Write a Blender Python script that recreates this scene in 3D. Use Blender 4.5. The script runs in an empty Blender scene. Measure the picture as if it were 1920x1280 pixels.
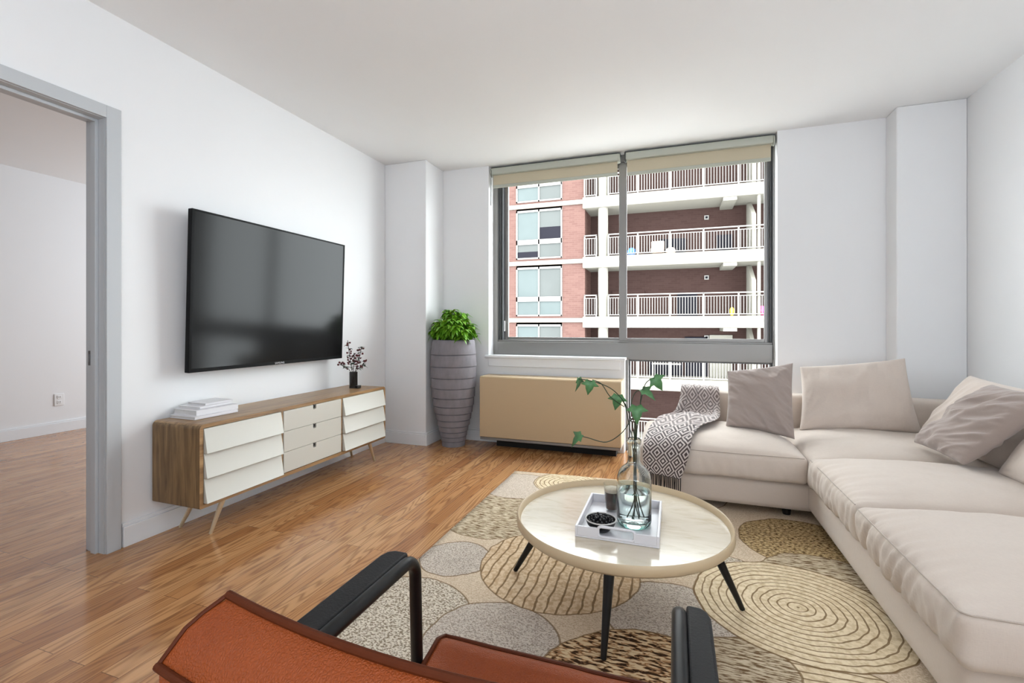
import bpy, bmesh, math, random
from mathutils import Vector, Matrix, noise
scene = bpy.context.scene
COL = scene.collection
PI = math.pi
# ------------------------------------------------------------------ camera
TH = math.atan(304/875)
cd = bpy.data.cameras.new('camera'); cam = bpy.data.objects.new('camera', cd); COL.objects.link(cam)
cam.location = (0, 0, 1.075); cam.rotation_euler = (PI/2, 0, TH)
cd.sensor_width = 36; cd.lens = 36*875/1920; cd.shift_y = -30/1920; cd.clip_start = 0.02; cd.clip_end = 300
scene.camera = cam
# ------------------------------------------------------------------ world, sun, added fill lights, exposure
w = bpy.data.worlds.new('sky'); scene.world = w; w.use_nodes = True
bg = w.node_tree.nodes['Background']; bg.inputs[0].default_value = (0.90, 0.955, 1.0, 1); bg.inputs[1].default_value = 9.6
def sun():
    l = bpy.data.lights.new('sun', 'SUN'); l.energy = 3.5; l.angle = math.radians(0.6); l.color = (1, .95, .87)
    o = bpy.data.objects.new('sun', l); COL.objects.link(o)
    o.rotation_euler = Vector((.28, .62, -1.0)).to_track_quat('-Z', 'Y').to_euler()
sun()
def area(name, loc, to, sx, sy, e, c=(1, 1, 1)):
    l = bpy.data.lights.new(name, 'AREA'); l.shape = 'RECTANGLE'; l.size = sx; l.size_y = sy; l.energy = e; l.color = c
    o = bpy.data.objects.new(name, l); COL.objects.link(o); o.location = loc
    o.rotation_euler = (Vector(to)-Vector(loc)).to_track_quat('-Z', 'Y').to_euler(); return o
area('rear_fill', (-.5, -2.45, 1.5), (-.4, 0, 1.6), 3.6, 1.7, 16.5, (.90, .965, 1))  # added fill behind the camera; the rear wall has no window
area('overhead_fill', (.2, -1.2, 2.5), (.2, -1.2, 0), 1.6, 1.2, 3, (.90, .965, 1))  # added overhead fill out of view, no fixture modelled
area('uplight_fill', (.75, -1.0, 1.0), (.7, -.4, 2.56), 1.8, 1.2, 64, (.80, .90, 1))  # unseen fill added to brighten the ceiling
area('next_room_fill', (-4.2, 5.6, 1.5), (-4.6, 2, 1.3), 2.4, 1.8, 68, (.84, .93, 1))  # added fill inside the next room, whose walls have no window
scene.view_settings.view_transform = 'Standard'; scene.view_settings.look = 'None'
scene.view_settings.gamma = 1; scene.view_settings.use_curve_mapping = False
scene.view_settings.exposure = 0.22

# ------------------------------------------------------------------ helpers
def lin(r, g=None, b=None):
    if g is None: g = b = r
    f = lambda c: c/12.92 if c <= .04045 else ((c+.055)/1.055)**2.4
    return (f(r/255), f(g/255), f(b/255), 1)
class NT:
    def __init__(s, m): s.t = m.node_tree; s.n = s.t.nodes; s.l = s.t.links
    def new(s, typ, **kw):
        n = s.n.new(typ)
        for k, v in kw.items():
            if k.startswith('i'): n.inputs[int(k[1:])].default_value = v
            else: setattr(n, k, v)
        return n
    def link(s, a, b): s.l.new(a, b)
    def math(s, op, a, b=None, c=None):
        n = s.n.new('ShaderNodeMath'); n.operation = op
        for i, v in enumerate((a, b, c)):
            if v is None: continue
            if isinstance(v, (int, float)): n.inputs[i].default_value = v
            else: s.link(v, n.inputs[i])
        return n.outputs[0]
    def mix(s, f, a, b):
        n = s.n.new('ShaderNodeMix'); n.data_type = 'RGBA'
        for i, v in ((0, f), (6, a), (7, b)):
            if isinstance(v, (int, float, tuple)): n.inputs[i].default_value = v
            else: s.link(v, n.inputs[i])
        return n.outputs[2]
    def coord(s, which='Object', scale=(1, 1, 1), rot=(0, 0, 0), loc=(0, 0, 0)):
        t = s.n.new('ShaderNodeTexCoord'); m = s.n.new('ShaderNodeMapping'); s.link(t.outputs[which], m.inputs[0])
        m.inputs['Scale'].default_value = scale; m.inputs['Rotation'].default_value = rot; m.inputs['Location'].default_value = loc
        return m.outputs[0]
    def noise(s, vec, scale, detail=3, rough=.5, dist=0):
        n = s.n.new('ShaderNodeTexNoise'); s.link(vec, n.inputs['Vector']); n.inputs['Scale'].default_value = scale
        n.inputs['Detail'].default_value = detail; n.inputs['Roughness'].default_value = rough; n.inputs['Distortion'].default_value = dist
        return n.outputs[0]
    def ramp(s, f, stops):
        n = s.n.new('ShaderNodeValToRGB'); s.link(f, n.inputs[0]); e = n.color_ramp.elements
        while len(e) < len(stops): e.new(.5)
        for i, (p, c) in enumerate(stops): e[i].position = p; e[i].color = c
        return n.outputs[0]
    def bump(s, h, strength, dist, bsdf):
        n = s.n.new('ShaderNodeBump'); s.link(h, n.inputs['Height']); n.inputs['Strength'].default_value = strength
        n.inputs['Distance'].default_value = dist; s.link(n.outputs[0], bsdf.inputs['Normal'])
MATS = {}
def mat(name, col=(.8, .8, .8, 1), rough=.5, metal=0, spec=.5, **kw):
    m = bpy.data.materials.new(name); m.use_nodes = True; b = m.node_tree.nodes['Principled BSDF']
    b.inputs['Base Color'].default_value = col; b.inputs['Roughness'].default_value = rough
    b.inputs['Metallic'].default_value = metal; b.inputs['Specular IOR Level'].default_value = spec
    for k, v in kw.items(): b.inputs[k.replace('_', ' ')].default_value = v
    MATS[name] = m; return m, b, NT(m)
def paint(name, col, rough=.6, amp=.02, scale=3):
    m, b, t = mat(name, col, rough)
    c = t.coord(); n = t.noise(c, scale, 4)
    dark = tuple(x*(1-amp) for x in col[:3])+(1,)
    t.link(t.mix(n, dark, col), b.inputs['Base Color'])
    t.bump(t.noise(c, 180, 3), .06, .002, b); return m
M_wall = paint('wall_paint', lin(236, 236, 237), .55)
M_ceil = paint('ceiling_paint', lin(240, 240, 240), .7)
M_trim = paint('trim_paint', lin(234, 235, 237), .38, .01)
M_casing = paint('casing_paint', lin(192, 195, 198), .38, .01)
def metal_mat(name, col, rough, metal=.9):
    m, b, t = mat(name, col, rough, metal); c = t.coord('Object', (3, 3, 120))
    n = t.noise(c, 4, 2); t.link(t.math('MULTIPLY_ADD', n, .15, rough-.07), b.inputs['Roughness']); return m
M_alu = metal_mat('window_aluminium', lin(140, 138, 136), .42, .55)
M_aludark = metal_mat('window_aluminium_dark', lin(92, 93, 95), .45, .5)
M_brass = metal_mat('brushed_brass', lin(214, 200, 172), .3, .6)
M_black = metal_mat('black_metal', lin(22, 22, 24), .32, .3)
M_steel = metal_mat('steel', lin(150, 150, 152), .35, 1)
def plain(name, col, rough=.5, amp=.05, sc=20, bump=.1, **kw):
    m, b, t = mat(name, col, rough, **kw); c = t.coord(); n = t.noise(c, sc, 4)
    t.link(t.mix(n, tuple(x*(1-amp) for x in col[:3])+(1,), tuple(min(1, x*(1+amp)) for x in col[:3])+(1,)), b.inputs['Base Color'])
    if bump: t.bump(t.noise(c, sc*8, 3), bump, .002, b)
    return m
M_pad = plain('black_armrest_leather', lin(34, 34, 35), .55, .06, 30, .3, spec=.25)
M_cream = plain('cream_lacquer', lin(200, 197, 187), .42, .01, 3, 0)
M_acfront = plain('beige_enamel', lin(196, 172, 138), .4, .015, 2, 0)
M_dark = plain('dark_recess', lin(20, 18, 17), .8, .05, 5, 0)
M_book = plain('white_book_cover', lin(228, 226, 228), .5, .01, 5, 0)
M_pages = plain('book_pages', lin(205, 202, 200), .8, .08, 60, .3)
M_tvframe = plain('tv_bezel', lin(5, 5, 6), .5, .02, 5, 0, spec=.15)
M_screen = mat('tv_screen', lin(24, 24, 24), .3, 0, .16)[0]
_t = NT(M_screen); _t.link(_t.math('MULTIPLY_ADD', _t.noise(_t.coord(), 2, 2), .02, .13), M_screen.node_tree.nodes['Principled BSDF'].inputs['Roughness'])
M_logo = plain('pale_lettering', lin(205, 205, 208), .4, .01, 5, 0)
M_whitepl = plain('white_plastic', lin(236, 236, 236), .35, .01, 5, 0)
M_tray = plain('white_tray_lacquer', lin(224, 222, 226), .3, .02, 8, 0)
M_tan = plain('tan_rim_lacquer', lin(206, 184, 150), .35, .03, 4, 0)
M_soil = plain('soil', lin(50, 38, 28), .95, .4, 60, .8)
M_shade = None

def wood(name, c1, c2, c3, scale=(1, 1, 1), rough=.45, rot=(0, 0, 0), dist=1.2):
    m, b, t = mat(name, c1, rough); c = t.coord('Object', scale, rot)
    n1 = t.noise(c, 3.0, 6, .6, dist); n2 = t.noise(c, 14, 5, .6, .4)
    f = t.math('ADD', t.math('MULTIPLY', n1, .75), t.math('MULTIPLY', n2, .3))
    t.link(t.ramp(f, [(.35, c3), (.52, c2), (.68, c1)]), b.inputs['Base Color'])
    t.bump(n2, .12, .001, b); return m
M_walnut = wood('walnut_end_grain', lin(150, 122, 84), lin(120, 94, 62), lin(74, 54, 36), (7, 7, .55), .5)
M_walnuttop = wood('walnut_top', lin(176, 142, 100), lin(150, 116, 78), lin(106, 78, 50), (9, .6, 6), .36)
M_marble = wood('pale_tabletop', lin(216, 204, 186), lin(212, 200, 180), lin(198, 182, 156), (1.2, 3.5, 1), .12, dist=2.2)

def floor_mat():
    m, b, t = mat('oak_strip_floor', lin(176, 128, 88), .2, spec=.55)
    c = t.coord('Object', (1, 1, 1), (0, 0, PI/2))
    br = t.new('ShaderNodeTexBrick', offset=.37, offset_frequency=2, squash=1)
    t.link(c, br.inputs['Vector'])
    br.inputs['Scale'].default_value = 1; br.inputs['Brick Width'].default_value = .95; br.inputs['Row Height'].default_value = .08
    br.inputs['Mortar Size'].default_value = .0009; br.inputs['Mortar Smooth'].default_value = .1; br.inputs['Bias'].default_value = 0
    br.inputs['Color1'].default_value = (0, 0, 0, 1); br.inputs['Color2'].default_value = (1, 1, 1, 1); br.inputs['Mortar'].default_value = (.5, .5, .5, 1)
    rnd = br.outputs[0]
    # grain coordinate shifts from board to board
    sep = t.new('ShaderNodeSeparateXYZ'); t.link(t.coord(), sep.inputs[0])
    sh = t.math('MULTIPLY', rnd, 37.0)
    comb = t.new('ShaderNodeCombineXYZ')
    t.link(t.math('MULTIPLY', sep.outputs[0], 11.0), comb.inputs[0])
    t.link(t.math('MULTIPLY_ADD', sep.outputs[1], 1.1, sh), comb.inputs[1]); t.link(sh, comb.inputs[2])
    warp = t.noise(comb.outputs[0], .62, 2, .45, .25)
    rings = t.math('SINE', t.math('MULTIPLY', warp, 150.0))
    rings = t.math('POWER', t.math('MULTIPLY_ADD', rings, .5, .5), 2.6)
    comb2 = t.new('ShaderNodeCombineXYZ')
    t.link(t.math('MULTIPLY', sep.outputs[0], 160.0), comb2.inputs[0]); t.link(t.math('MULTIPLY_ADD', sep.outputs[1], 5.0, sh), comb2.inputs[1]); t.link(sh, comb2.inputs[2])
    fine = t.noise(comb2.outputs[0], 1.0, 4, .6)
    base = t.ramp(rnd, [(0, lin(160, 108, 66)), (.2, lin(188, 134, 86)), (.6, lin(197, 144, 95)), (1, lin(207, 157, 108))])
    broad = t.noise(t.coord('Object', (2.5, .8, 1)), 1, 2)
    g = t.math('MULTIPLY', rings, t.math('MULTIPLY_ADD', fine, .9, .12))
    c1 = t.mix(t.math('MULTIPLY', g, 1.0), base, lin(104, 64, 38))
    c2 = t.mix(t.math('MULTIPLY', t.math('SUBTRACT', fine, .35), .55), c1, lin(140, 92, 56))
    c3 = t.mix(t.math('MULTIPLY', broad, .25), c2, lin(160, 108, 70))
    c4 = t.mix(br.outputs[1], c3, lin(96, 60, 34))
    t.link(c4, b.inputs['Base Color'])
    t.link(t.math('MULTIPLY_ADD', fine, .10, .11), b.inputs['Roughness'])
    t.bump(t.math('ADD', t.math('MULTIPLY', g, -.3), t.math('MULTIPLY', br.outputs[1], -1.0)), .25, .0008, b)
    return m
M_floor = floor_mat()

def fabric(name, col, weave=700, amp=.1, bump=.35, rough=.9):
    m, b, t = mat(name, col, rough, spec=.2, Sheen_Weight=.25)
    c = t.coord('Object', (1, 1, 1))
    a = t.noise(t.coord('Object', (1, 1, .12)), weave, 2); d = t.noise(t.coord('Object', (.12, .12, 1)), weave, 2)
    f = t.math('MULTIPLY', t.math('ADD', a, d), .5); big = t.noise(c, 3, 3)
    hi = tuple(min(1, x*(1+amp)) for x in col[:3])+(1,); lo = tuple(x*(1-amp*1.6) for x in col[:3])+(1,)
    t.link(t.mix(t.math('MULTIPLY_ADD', big, .3, t.math('MULTIPLY', f, .8)), lo, hi), b.inputs['Base Color'])
    t.bump(t.math('MULTIPLY_ADD', t.noise(c, 26, 4), 2.0, f), bump, .0012, b); return m
M_sofa = fabric('sofa_linen', lin(210, 196, 184), 600, .08)
M_cushion = fabric('cushion_linen', lin(208, 194, 183), 500, .09, .45)
M_seam = fabric('sofa_seam_thread', lin(186, 172, 160), 600, .05)
M_pillow = fabric('taupe_linen', lin(166, 152, 145), 500, .08, .4)

def leather():
    m, b, t = mat('cognac_leather', lin(128, 62, 36), .42, spec=.3)
    c = t.coord(); v = t.new('ShaderNodeTexVoronoi', feature='DISTANCE_TO_EDGE'); t.link(c, v.inputs['Vector']); v.inputs['Scale'].default_value = 260
    v2 = t.noise(c, 9, 4)
    t.link(t.mix(v2, lin(126, 54, 18), lin(156, 76, 30)), b.inputs['Base Color'])
    h = t.math('ADD', t.math('MULTIPLY', t.math('MINIMUM', v.outputs['Distance'], .25), 3), t.math('MULTIPLY', t.noise(c, 90, 3), .8))
    t.bump(h, .55, .0014, b); return m
M_leather = leather()
M_leatherdark = plain('leather_piping', lin(82, 36, 14), .5, .1, 40, .2, spec=.15)

def glassm(name, col, rough=0.0, ior=1.45):
    m, b, t = mat(name, col, rough, Transmission_Weight=1.0, IOR=ior)
    n = t.noise(t.coord(), 9, 2); t.link(t.mix(n, tuple(x*.98 for x in col[:3])+(1,), col), b.inputs['Base Color']); return m
def thinglass(name, tint, refl=1.0):
    m = bpy.data.materials.new(name); m.use_nodes = True; t = NT(m); t.n.remove(t.n['Principled BSDF'])
    tr = t.new('ShaderNodeBsdfTransparent'); tr.inputs[0].default_value = tint
    gl = t.new('ShaderNodeBsdfGlossy'); gl.inputs['Roughness'].default_value = .02
    fr = t.new('ShaderNodeLayerWeight'); fr.inputs[0].default_value = .5; fz = t.math('MULTIPLY_ADD', t.math('POWER', fr.outputs[1], 4.0), .8, .04)
    mx = t.new('ShaderNodeMixShader'); t.link(t.math('MULTIPLY', fz, refl), mx.inputs[0]); t.link(tr.outputs[0], mx.inputs[1]); t.link(gl.outputs[0], mx.inputs[2])
    t.link(mx.outputs[0], t.n['Material Output'].inputs[0]); return m
M_pane = thinglass('window_glass', (.97, .98, .97, 1), 0)
M_pane.node_tree.links.new(M_pane.node_tree.nodes['Transparent BSDF'].outputs[0], M_pane.node_tree.nodes['Material Output'].inputs[0])
M_vase = glassm('aqua_bottle_glass', (.92, .97, .96, 1))
_t = NT(M_vase); _s = _t.new('ShaderNodeSeparateXYZ'); _t.link(_t.coord(), _s.inputs[0])
_t.link(_t.mix(_t.math('LESS_THAN', _s.outputs[2], .0185), (.92, .97, .96, 1), (.30, .78, .68, 1)), M_vase.node_tree.nodes['Principled BSDF'].inputs['Base Color'])
M_water = glassm('water', (.93, .98, .975, 1), 0, 1.33)
M_clear = thinglass('drinking_glass', (.96, .97, .97, 1), .8)
M_smoke = thinglass('smoked_glass', (.30, .28, .28, 1), 1.2)
M_tealglass = glassm('teal_glass_foot', (.30, .70, .60, 1))

def rug_mat():
    m, b, t = mat('rug_wool', lin(200, 184, 158), .95, spec=.1)
    co = t.coord(); sep = t.new('ShaderNodeSeparateXYZ'); t.link(co, sep.inputs[0]); X, Y = sep.outputs[0], sep.outputs[1]
    wob = t.noise(co, 9, 2); wx = t.math('MULTIPLY_ADD', wob, .03, -.015)
    Xw = t.math('ADD', X, wx); Yw = t.math('ADD', Y, t.math('MULTIPLY', wx, -.8))
    n1 = t.noise(t.coord('Object', (1, 1.5, 1)), 150, 3, .65); n2 = t.noise(co, 60, 3); n3 = t.noise(co, 4, 3)
    streak = t.noise(t.coord('Object', (22, 120, 1)), 1, 3, .6)
    def speck(lo, hi, src=n1, a=.4, c=.6):
        return t.ramp(src, [(a, lo), (c, hi)])
    colr = t.mix(t.math('MULTIPLY', n3, .8), speck(lin(188, 162, 134), lin(216, 196, 170)), speck(lin(200, 180, 156), lin(228, 212, 190)))
    height = n1
    def blob(cx, cy, r, sx=1, sy=1):
        dx = t.math('MULTIPLY', t.math('SUBTRACT', Xw, cx), 1/sx); dy = t.math('MULTIPLY', t.math('SUBTRACT', Yw, cy), 1/sy)
        d = t.math('SQRT', t.math('ADD', t.math('MULTIPLY', dx, dx), t.math('MULTIPLY', dy, dy)))
        return d, t.math('LESS_THAN', d, r)
    line = lin(118, 92, 62)
    def edge(d, r, wd=.004): return t.math('LESS_THAN', t.math('ABSOLUTE', t.math('SUBTRACT', d, r)), wd)
    grey = speck(lin(184, 166, 148), lin(220, 206, 190)); greyb = speck(lin(150, 134, 120), lin(212, 200, 186), n1, .38, .55)
    tweed = t.ramp(streak, [(.42, lin(116, 92, 66)), (.52, lin(196, 178, 150)), (.7, lin(218, 204, 180))])
    peb = speck(lin(140, 124, 104), lin(218, 206, 188), t.noise(t.coord('Object', (1, 1.6, 1)), 110, 2, .55), .42, .53)
    coarse = t.ramp(t.noise(t.coord('Object', (26, 90, 1), (0, 0, -.15)), 1.0, 2, .55, .6), [(.42, lin(60, 42, 28)), (.5, lin(176, 132, 92)), (.56, lin(214, 188, 150))])
    mustard = t.ramp(t.noise(t.coord('Object', (60, 120, 1)), 1.0, 2, .6), [(.42, lin(92, 70, 44)), (.5, lin(178, 148, 104)), (.62, lin(206, 182, 140))])
    sand = speck(lin(192, 162, 128), lin(218, 194, 162), n2, .4, .6)
    cream = speck(lin(200, 178, 144), lin(226, 208, 177), n2, .35, .6)
    hg = None
    def put(spec):
        nonlocal colr, hg
        cx, cy, r, kind = spec[:4]; sx, sy = (spec[4], spec[5]) if len(spec) > 4 else (1, 1)
        d, inside = blob(cx, cy, r, sx, sy)
        fill = {'grey': grey, 'greyb': greyb, 'tweed': tweed, 'peb': peb, 'coarse': coarse, 'mustard': mustard, 'stripe': sand, 'stripex': cream, 'ring': cream}[kind]
        if kind == 'stripe':
            s = t.math('LESS_THAN', t.math('FRACT', t.math('MULTIPLY', Xw, 1/.042)), .19); fill = t.mix(t.math('MULTIPLY', s, .85), fill, line)
        if kind == 'stripex':
            s = t.math('LESS_THAN', t.math('FRACT', t.math('MULTIPLY', Yw, 1/.03)), .2); fill = t.mix(t.math('MULTIPLY', s, .85), fill, line)
        if kind == 'ring':
            s = t.math('LESS_THAN', t.math('FRACT', t.math('MULTIPLY', d, 1/.030)), .19); fill = t.mix(t.math('MULTIPLY', s, .85), fill, line)
        colr = t.mix(inside, colr, fill)
        colr = t.mix(t.math('MULTIPLY', edge(d, r, .0035), .75), colr, line)
    for sp in [(-.95, 2.44, .29, 'tweed'), (-.98, 2.95, .24, 'grey'), (-.30, 2.95, .26, 'tweed'), (.05, 2.55, .2, 'greyb'), (.22, 2.24, .12, 'peb'),
               (-.68, 3.10, .225, 'ring'), (.10, 3.1, .2, 'grey'), (.60, 2.62, .29, 'mustard'), (-.95, 1.935, .16, 'greyb'), (-.97, 1.44, .30, 'peb'),
               (-.58, 1.45, .235, 'greyb'), (-.01, 1.80, .235, 'greyb'), (-.07, 1.36, .33, 'coarse'), (-.48, 2.02, .35, 'stripe'), (.60, 2.25, .25, 'tweed'),
               (.46, 1.48, .245, 'stripex'), (.22, 1.62, .14, 'tweed'), (.44, 2.02, .365, 'ring', 1.0, .92), (-.3, 1.0, .3, 'grey'), (.5, 1.0, .3, 'mustard')]:
        put(sp)
    t.link(colr, b.inputs['Base Color'])
    bw = t.new('ShaderNodeRGBToBW'); t.link(colr, bw.inputs[0])
    t.bump(t.math('ADD', t.math('MULTIPLY', n1, .4), t.math('MULTIPLY', bw.outputs[0], 1.5)), .6, .004, b)
    return m
M_rug = rug_mat()

def brick_mat(name, c1, c2, mortar):
    m, b, t = mat(name, c1, .9, spec=.0)
    # bricks are laid in the vertical plane: use X and Z
    sep = t.new('ShaderNodeSeparateXYZ'); t.link(t.coord(), sep.inputs[0]); comb = t.new('ShaderNodeCombineXYZ')
    t.link(t.math('ADD', sep.outputs[0], sep.outputs[1]), comb.inputs[0]); t.link(sep.outputs[2], comb.inputs[1])
    br = t.new('ShaderNodeTexBrick'); t.link(comb.outputs[0], br.inputs['Vector']); br.inputs['Scale'].default_value = 1
    br.inputs['Brick Width'].default_value = .30; br.inputs['Row Height'].default_value = .10; br.inputs['Mortar Size'].default_value = .008
    br.inputs['Color1'].default_value = c1; br.inputs['Color2'].default_value = c2; br.inputs['Mortar'].default_value = mortar
    t.link(t.mix(t.math('MULTIPLY', t.noise(t.coord(), .8, 4), .35), br.outputs[0], c2), b.inputs['Base Color']); return m
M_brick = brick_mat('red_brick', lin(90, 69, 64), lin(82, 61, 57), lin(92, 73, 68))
M_brickin = brick_mat('shaded_brick', lin(60, 46, 43), lin(55, 41, 38), lin(62, 49, 46))  # darker copy of the facade brick, recess shade put into its colour
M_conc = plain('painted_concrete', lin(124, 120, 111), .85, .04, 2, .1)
M_rail = plain('white_railing_paint', lin(116, 112, 108), .5, .02, 5, 0)
M_winpane = plain('pale_blue_window', lin(76, 82, 82), .6, .25, .6, 0, spec=.05)
M_winpane2 = plain('grey_curtained_window', lin(74, 76, 75), .6, .2, .6, 0, spec=.05)
M_windark = plain('dark_window', lin(26, 25, 31), .6, .2, .8, 0, spec=.05)

# ---- mesh builder
class MB:
    def __init__(s): s.v = []; s.f = []; s.uv = None; s.mi = []
    def add(s, vs, fs, mi=0):
        o = len(s.v); s.v += [tuple(p) for p in vs]; s.f += [tuple(i+o for i in f) for f in fs]; s.mi += [mi]*len(fs)
    def box(s, x0, x1, y0, y1, z0, z1, mi=0, T=None):
        v = [(x, y, z) for x in (x0, x1) for y in (y0, y1) for z in (z0, z1)]
        if T: v = [T @ Vector(p) for p in v]
        s.add(v, [(0, 1, 3, 2), (4, 6, 7, 5), (0, 4, 5, 1), (2, 3, 7, 6), (0, 2, 6, 4), (1, 5, 7, 3)], mi); return s
    def tube(s, pts, r, n=10, closed=False, cap=True, mi=0):
        pts = [Vector(p) for p in pts]; N = len(pts); rs = r if isinstance(r, (list, tuple)) else [r]*N
        vs = []; up = None
        for i, p in enumerate(pts):
            if closed: d = pts[(i+1) % N]-pts[i-1]
            else: d = pts[min(i+1, N-1)]-pts[max(i-1, 0)]
            d.normalize()
            if up is None:
                up = Vector((0, 0, 1)) if abs(d.z) < .9 else Vector((1, 0, 0))
            a = d.cross(up); a.normalize(); up = a.cross(d); up.normalize()
            for k in range(n):
                an = 2*PI*k/n; vs.append(p+(a*math.cos(an)+up*math.sin(an))*rs[i])
        fs = []
        for i in range(N if closed else N-1):
            j = (i+1) % N
            for k in range(n): fs.append((i*n+k, i*n+(k+1) % n, j*n+(k+1) % n, j*n+k))
        if cap and not closed: fs.append(tuple(range(n-1, -1, -1))); fs.append(tuple(range((N-1)*n, N*n)))
        s.add(vs, fs, mi); return s
    def lathe(s, prof, c=(0, 0, 0), n=48, caps=(False, False), mi=0, sx=1, sy=1):
        vs = []
        for r, z in prof:
            for k in range(n): vs.append((c[0]+r*sx*math.cos(2*PI*k/n), c[1]+r*sy*math.sin(2*PI*k/n), c[2]+z))
        fs = []
        for i in range(len(prof)-1):
            for k in range(n): fs.append((i*n+k, i*n+(k+1) % n, (i+1)*n+(k+1) % n, (i+1)*n+k))
        if caps[0]: fs.append(tuple(range(n-1, -1, -1)))
        if caps[1]: fs.append(tuple(range((len(prof)-1)*n, len(prof)*n)))
        s.add(vs, fs, mi); return s
    def sphere(s, c, r, n=10, m=6, sz=1):
        prof = [(max(1e-5, r*math.sin(PI*i/m)), -r*sz*math.cos(PI*i/m)) for i in range(m+1)]
        return s.lathe(prof, c, n)
    def grid(s, fn, nu, nv, flip=False):
        vs = [fn(i/nu, j/nv) for j in range(nv+1) for i in range(nu+1)]; fs = []
        for j in range(nv):
            for i in range(nu):
                a = j*(nu+1)+i; q = (a, a+1, a+nu+2, a+nu+1); fs.append(q[::-1] if flip else q)
        s.add(vs, fs); return s
    def extrude(s, poly, axis, a, b):
        """poly: 2D points; axis 0: (y,z) along x; 1: (x,z) along y; 2: (x,y) along z"""
        def P(p, t): return (t, p[0], p[1]) if axis == 0 else ((p[0], t, p[1]) if axis == 1 else (p[0], p[1], t))
        n = len(poly); vs = [P(p, a) for p in poly]+[P(p, b) for p in poly]
        fs = [(i, (i+1) % n, n+(i+1) % n, n+i) for i in range(n)]+[tuple(range(n-1, -1, -1)), tuple(range(n, 2*n))]
        s.add(vs, fs); return s
    def build(s, name, m, parent=None, bevel=0, smooth=35, seg=2, merge=0, kind=None, label=None, solid=0, subsurf=0):
        me = bpy.data.meshes.new(name); off = Vector(parent['_o']) if parent is not None else Vector((0, 0, 0))
        me.from_pydata([tuple(Vector(p)-off) for p in s.v], [], s.f)
        for mm in (m if isinstance(m, (list, tuple)) else [m]): me.materials.append(mm)
        for p, i in zip(me.polygons, s.mi): p.material_index = i
        bm = bmesh.new(); bm.from_mesh(me)
        if merge: bmesh.ops.remove_doubles(bm, verts=bm.verts, dist=merge)
        bmesh.ops.recalc_face_normals(bm, faces=bm.faces); bm.to_mesh(me); bm.free()
        if s.uv:
            ul = me.uv_layers.new(name='UVMap')
            for lp in me.loops: ul.data[lp.index].uv = s.uv[lp.vertex_index]
        if smooth:
            me.polygons.foreach_set('use_smooth', [True]*len(me.polygons))
            me.set_sharp_from_angle(angle=math.radians(smooth))
        o = bpy.data.objects.new(name, me); COL.objects.link(o)
        if parent is not None: o.parent = parent
        if bevel:
            b = o.modifiers.new('bevel', 'BEVEL'); b.width = bevel; b.segments = seg; b.limit_method = 'ANGLE'; b.angle_limit = math.radians(40)
            b.harden_normals = False
        if solid: q = o.modifiers.new('solid', 'SOLIDIFY'); q.thickness = solid; q.offset = 0
        if subsurf: q = o.modifiers.new('sub', 'SUBSURF'); q.levels = q.render_levels = subsurf
        o['_o'] = tuple(off)
        if kind: o['kind'] = kind
        if label: o['label'] = label
        return o
def thing(name, loc, label, cat, group=None, kind=None):
    o = bpy.data.objects.new(name, None); COL.objects.link(o); o.location = loc; o.empty_display_size = .1
    o['_o'] = tuple(loc)
    if label: o['label'] = label
    if cat: o['category'] = cat
    if group: o['group'] = group
    if kind: o['kind'] = kind
    return o
def tag(o, label, cat, group=None):
    o['label'] = label; o['category'] = cat
    if group: o['group'] = group
    return o
def struct(name, mb, m, **kw): return mb.build(name, m, None, kind='structure', **kw)
def arc(cx, cy, r, a0, a1, n): return [(cx+r*math.cos(math.radians(a0+(a1-a0)*i/n)), cy+r*math.sin(math.radians(a0+(a1-a0)*i/n))) for i in range(n+1)]
def catmull(P, n):
    P = [Vector(p) for p in P]; out = []
    for i in range(len(P)-1):
        p0 = P[max(i-1, 0)]; p1 = P[i]; p2 = P[i+1]; p3 = P[min(i+2, len(P)-1)]
        for k in range(n):
            t = k/n; out.append(.5*((2*p1)+(p2-p0)*t+(2*p0-5*p1+4*p2-p3)*t*t+(3*p1-p0-3*p2+p3)*t**3))
    return out+[P[-1]]

# ================================================================== ROOM
CH = 2.56; XL = -2.53; XR = 1.81; YB = 4.03; YR = -2.6
mb = MB(); mb.box(-6.0, XL-.12, -2.8, 6.2, -.12, 0); mb.box(XL-.12, 2.0, -2.8, 4.33, -.12, 0); struct('floor', mb, M_floor, smooth=0)
mb = MB(); mb.box(-6.0, XL-.12, -2.8, 6.2, CH, CH+.15); mb.box(XL-.12, 2.0, -2.8, 4.33, CH, CH+.15); struct('ceiling', mb, M_ceil, smooth=0)
D0, D1, DH = .52, 1.448, 2.054
mb = MB(); mb.box(XL-.12, XL, D1+.0, 4.33, 0, CH); mb.box(XL-.12, XL, YR-.1, D0, 0, CH); mb.box(XL-.12, XL, D0, D1, DH, CH)
struct('wall_left', mb, M_wall, smooth=0)
mb = MB(); mb.box(XR, XR+.15, YR-.1, 4.33, 0, CH); struct('wall_right', mb, M_wall, smooth=0)
mb = MB(); mb.box(XL-.12, XR+.15, YR-.15, YR, 0, CH); struct('wall_rear', mb, M_wall, smooth=0)
mb = MB()
mb.box(XL, -1.63, YB, 4.33, 0, CH); mb.box(.745, XR, YB, 4.33, 0, CH); mb.box(-1.63, -.395, YB, 4.33, 0, .775)
struct('wall_back', mb, M_wall, smooth=0)
mb = MB(); mb.box(XL, -2.10, 3.695, YB, 0, CH); struct('wall_back_left_pilaster', mb, M_wall, bevel=.006)
mb = MB(); mb.box(1.43, XR, 3.855, YB, 0, CH); struct('wall_back_right_pilaster', mb, M_wall, bevel=.006)
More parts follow.
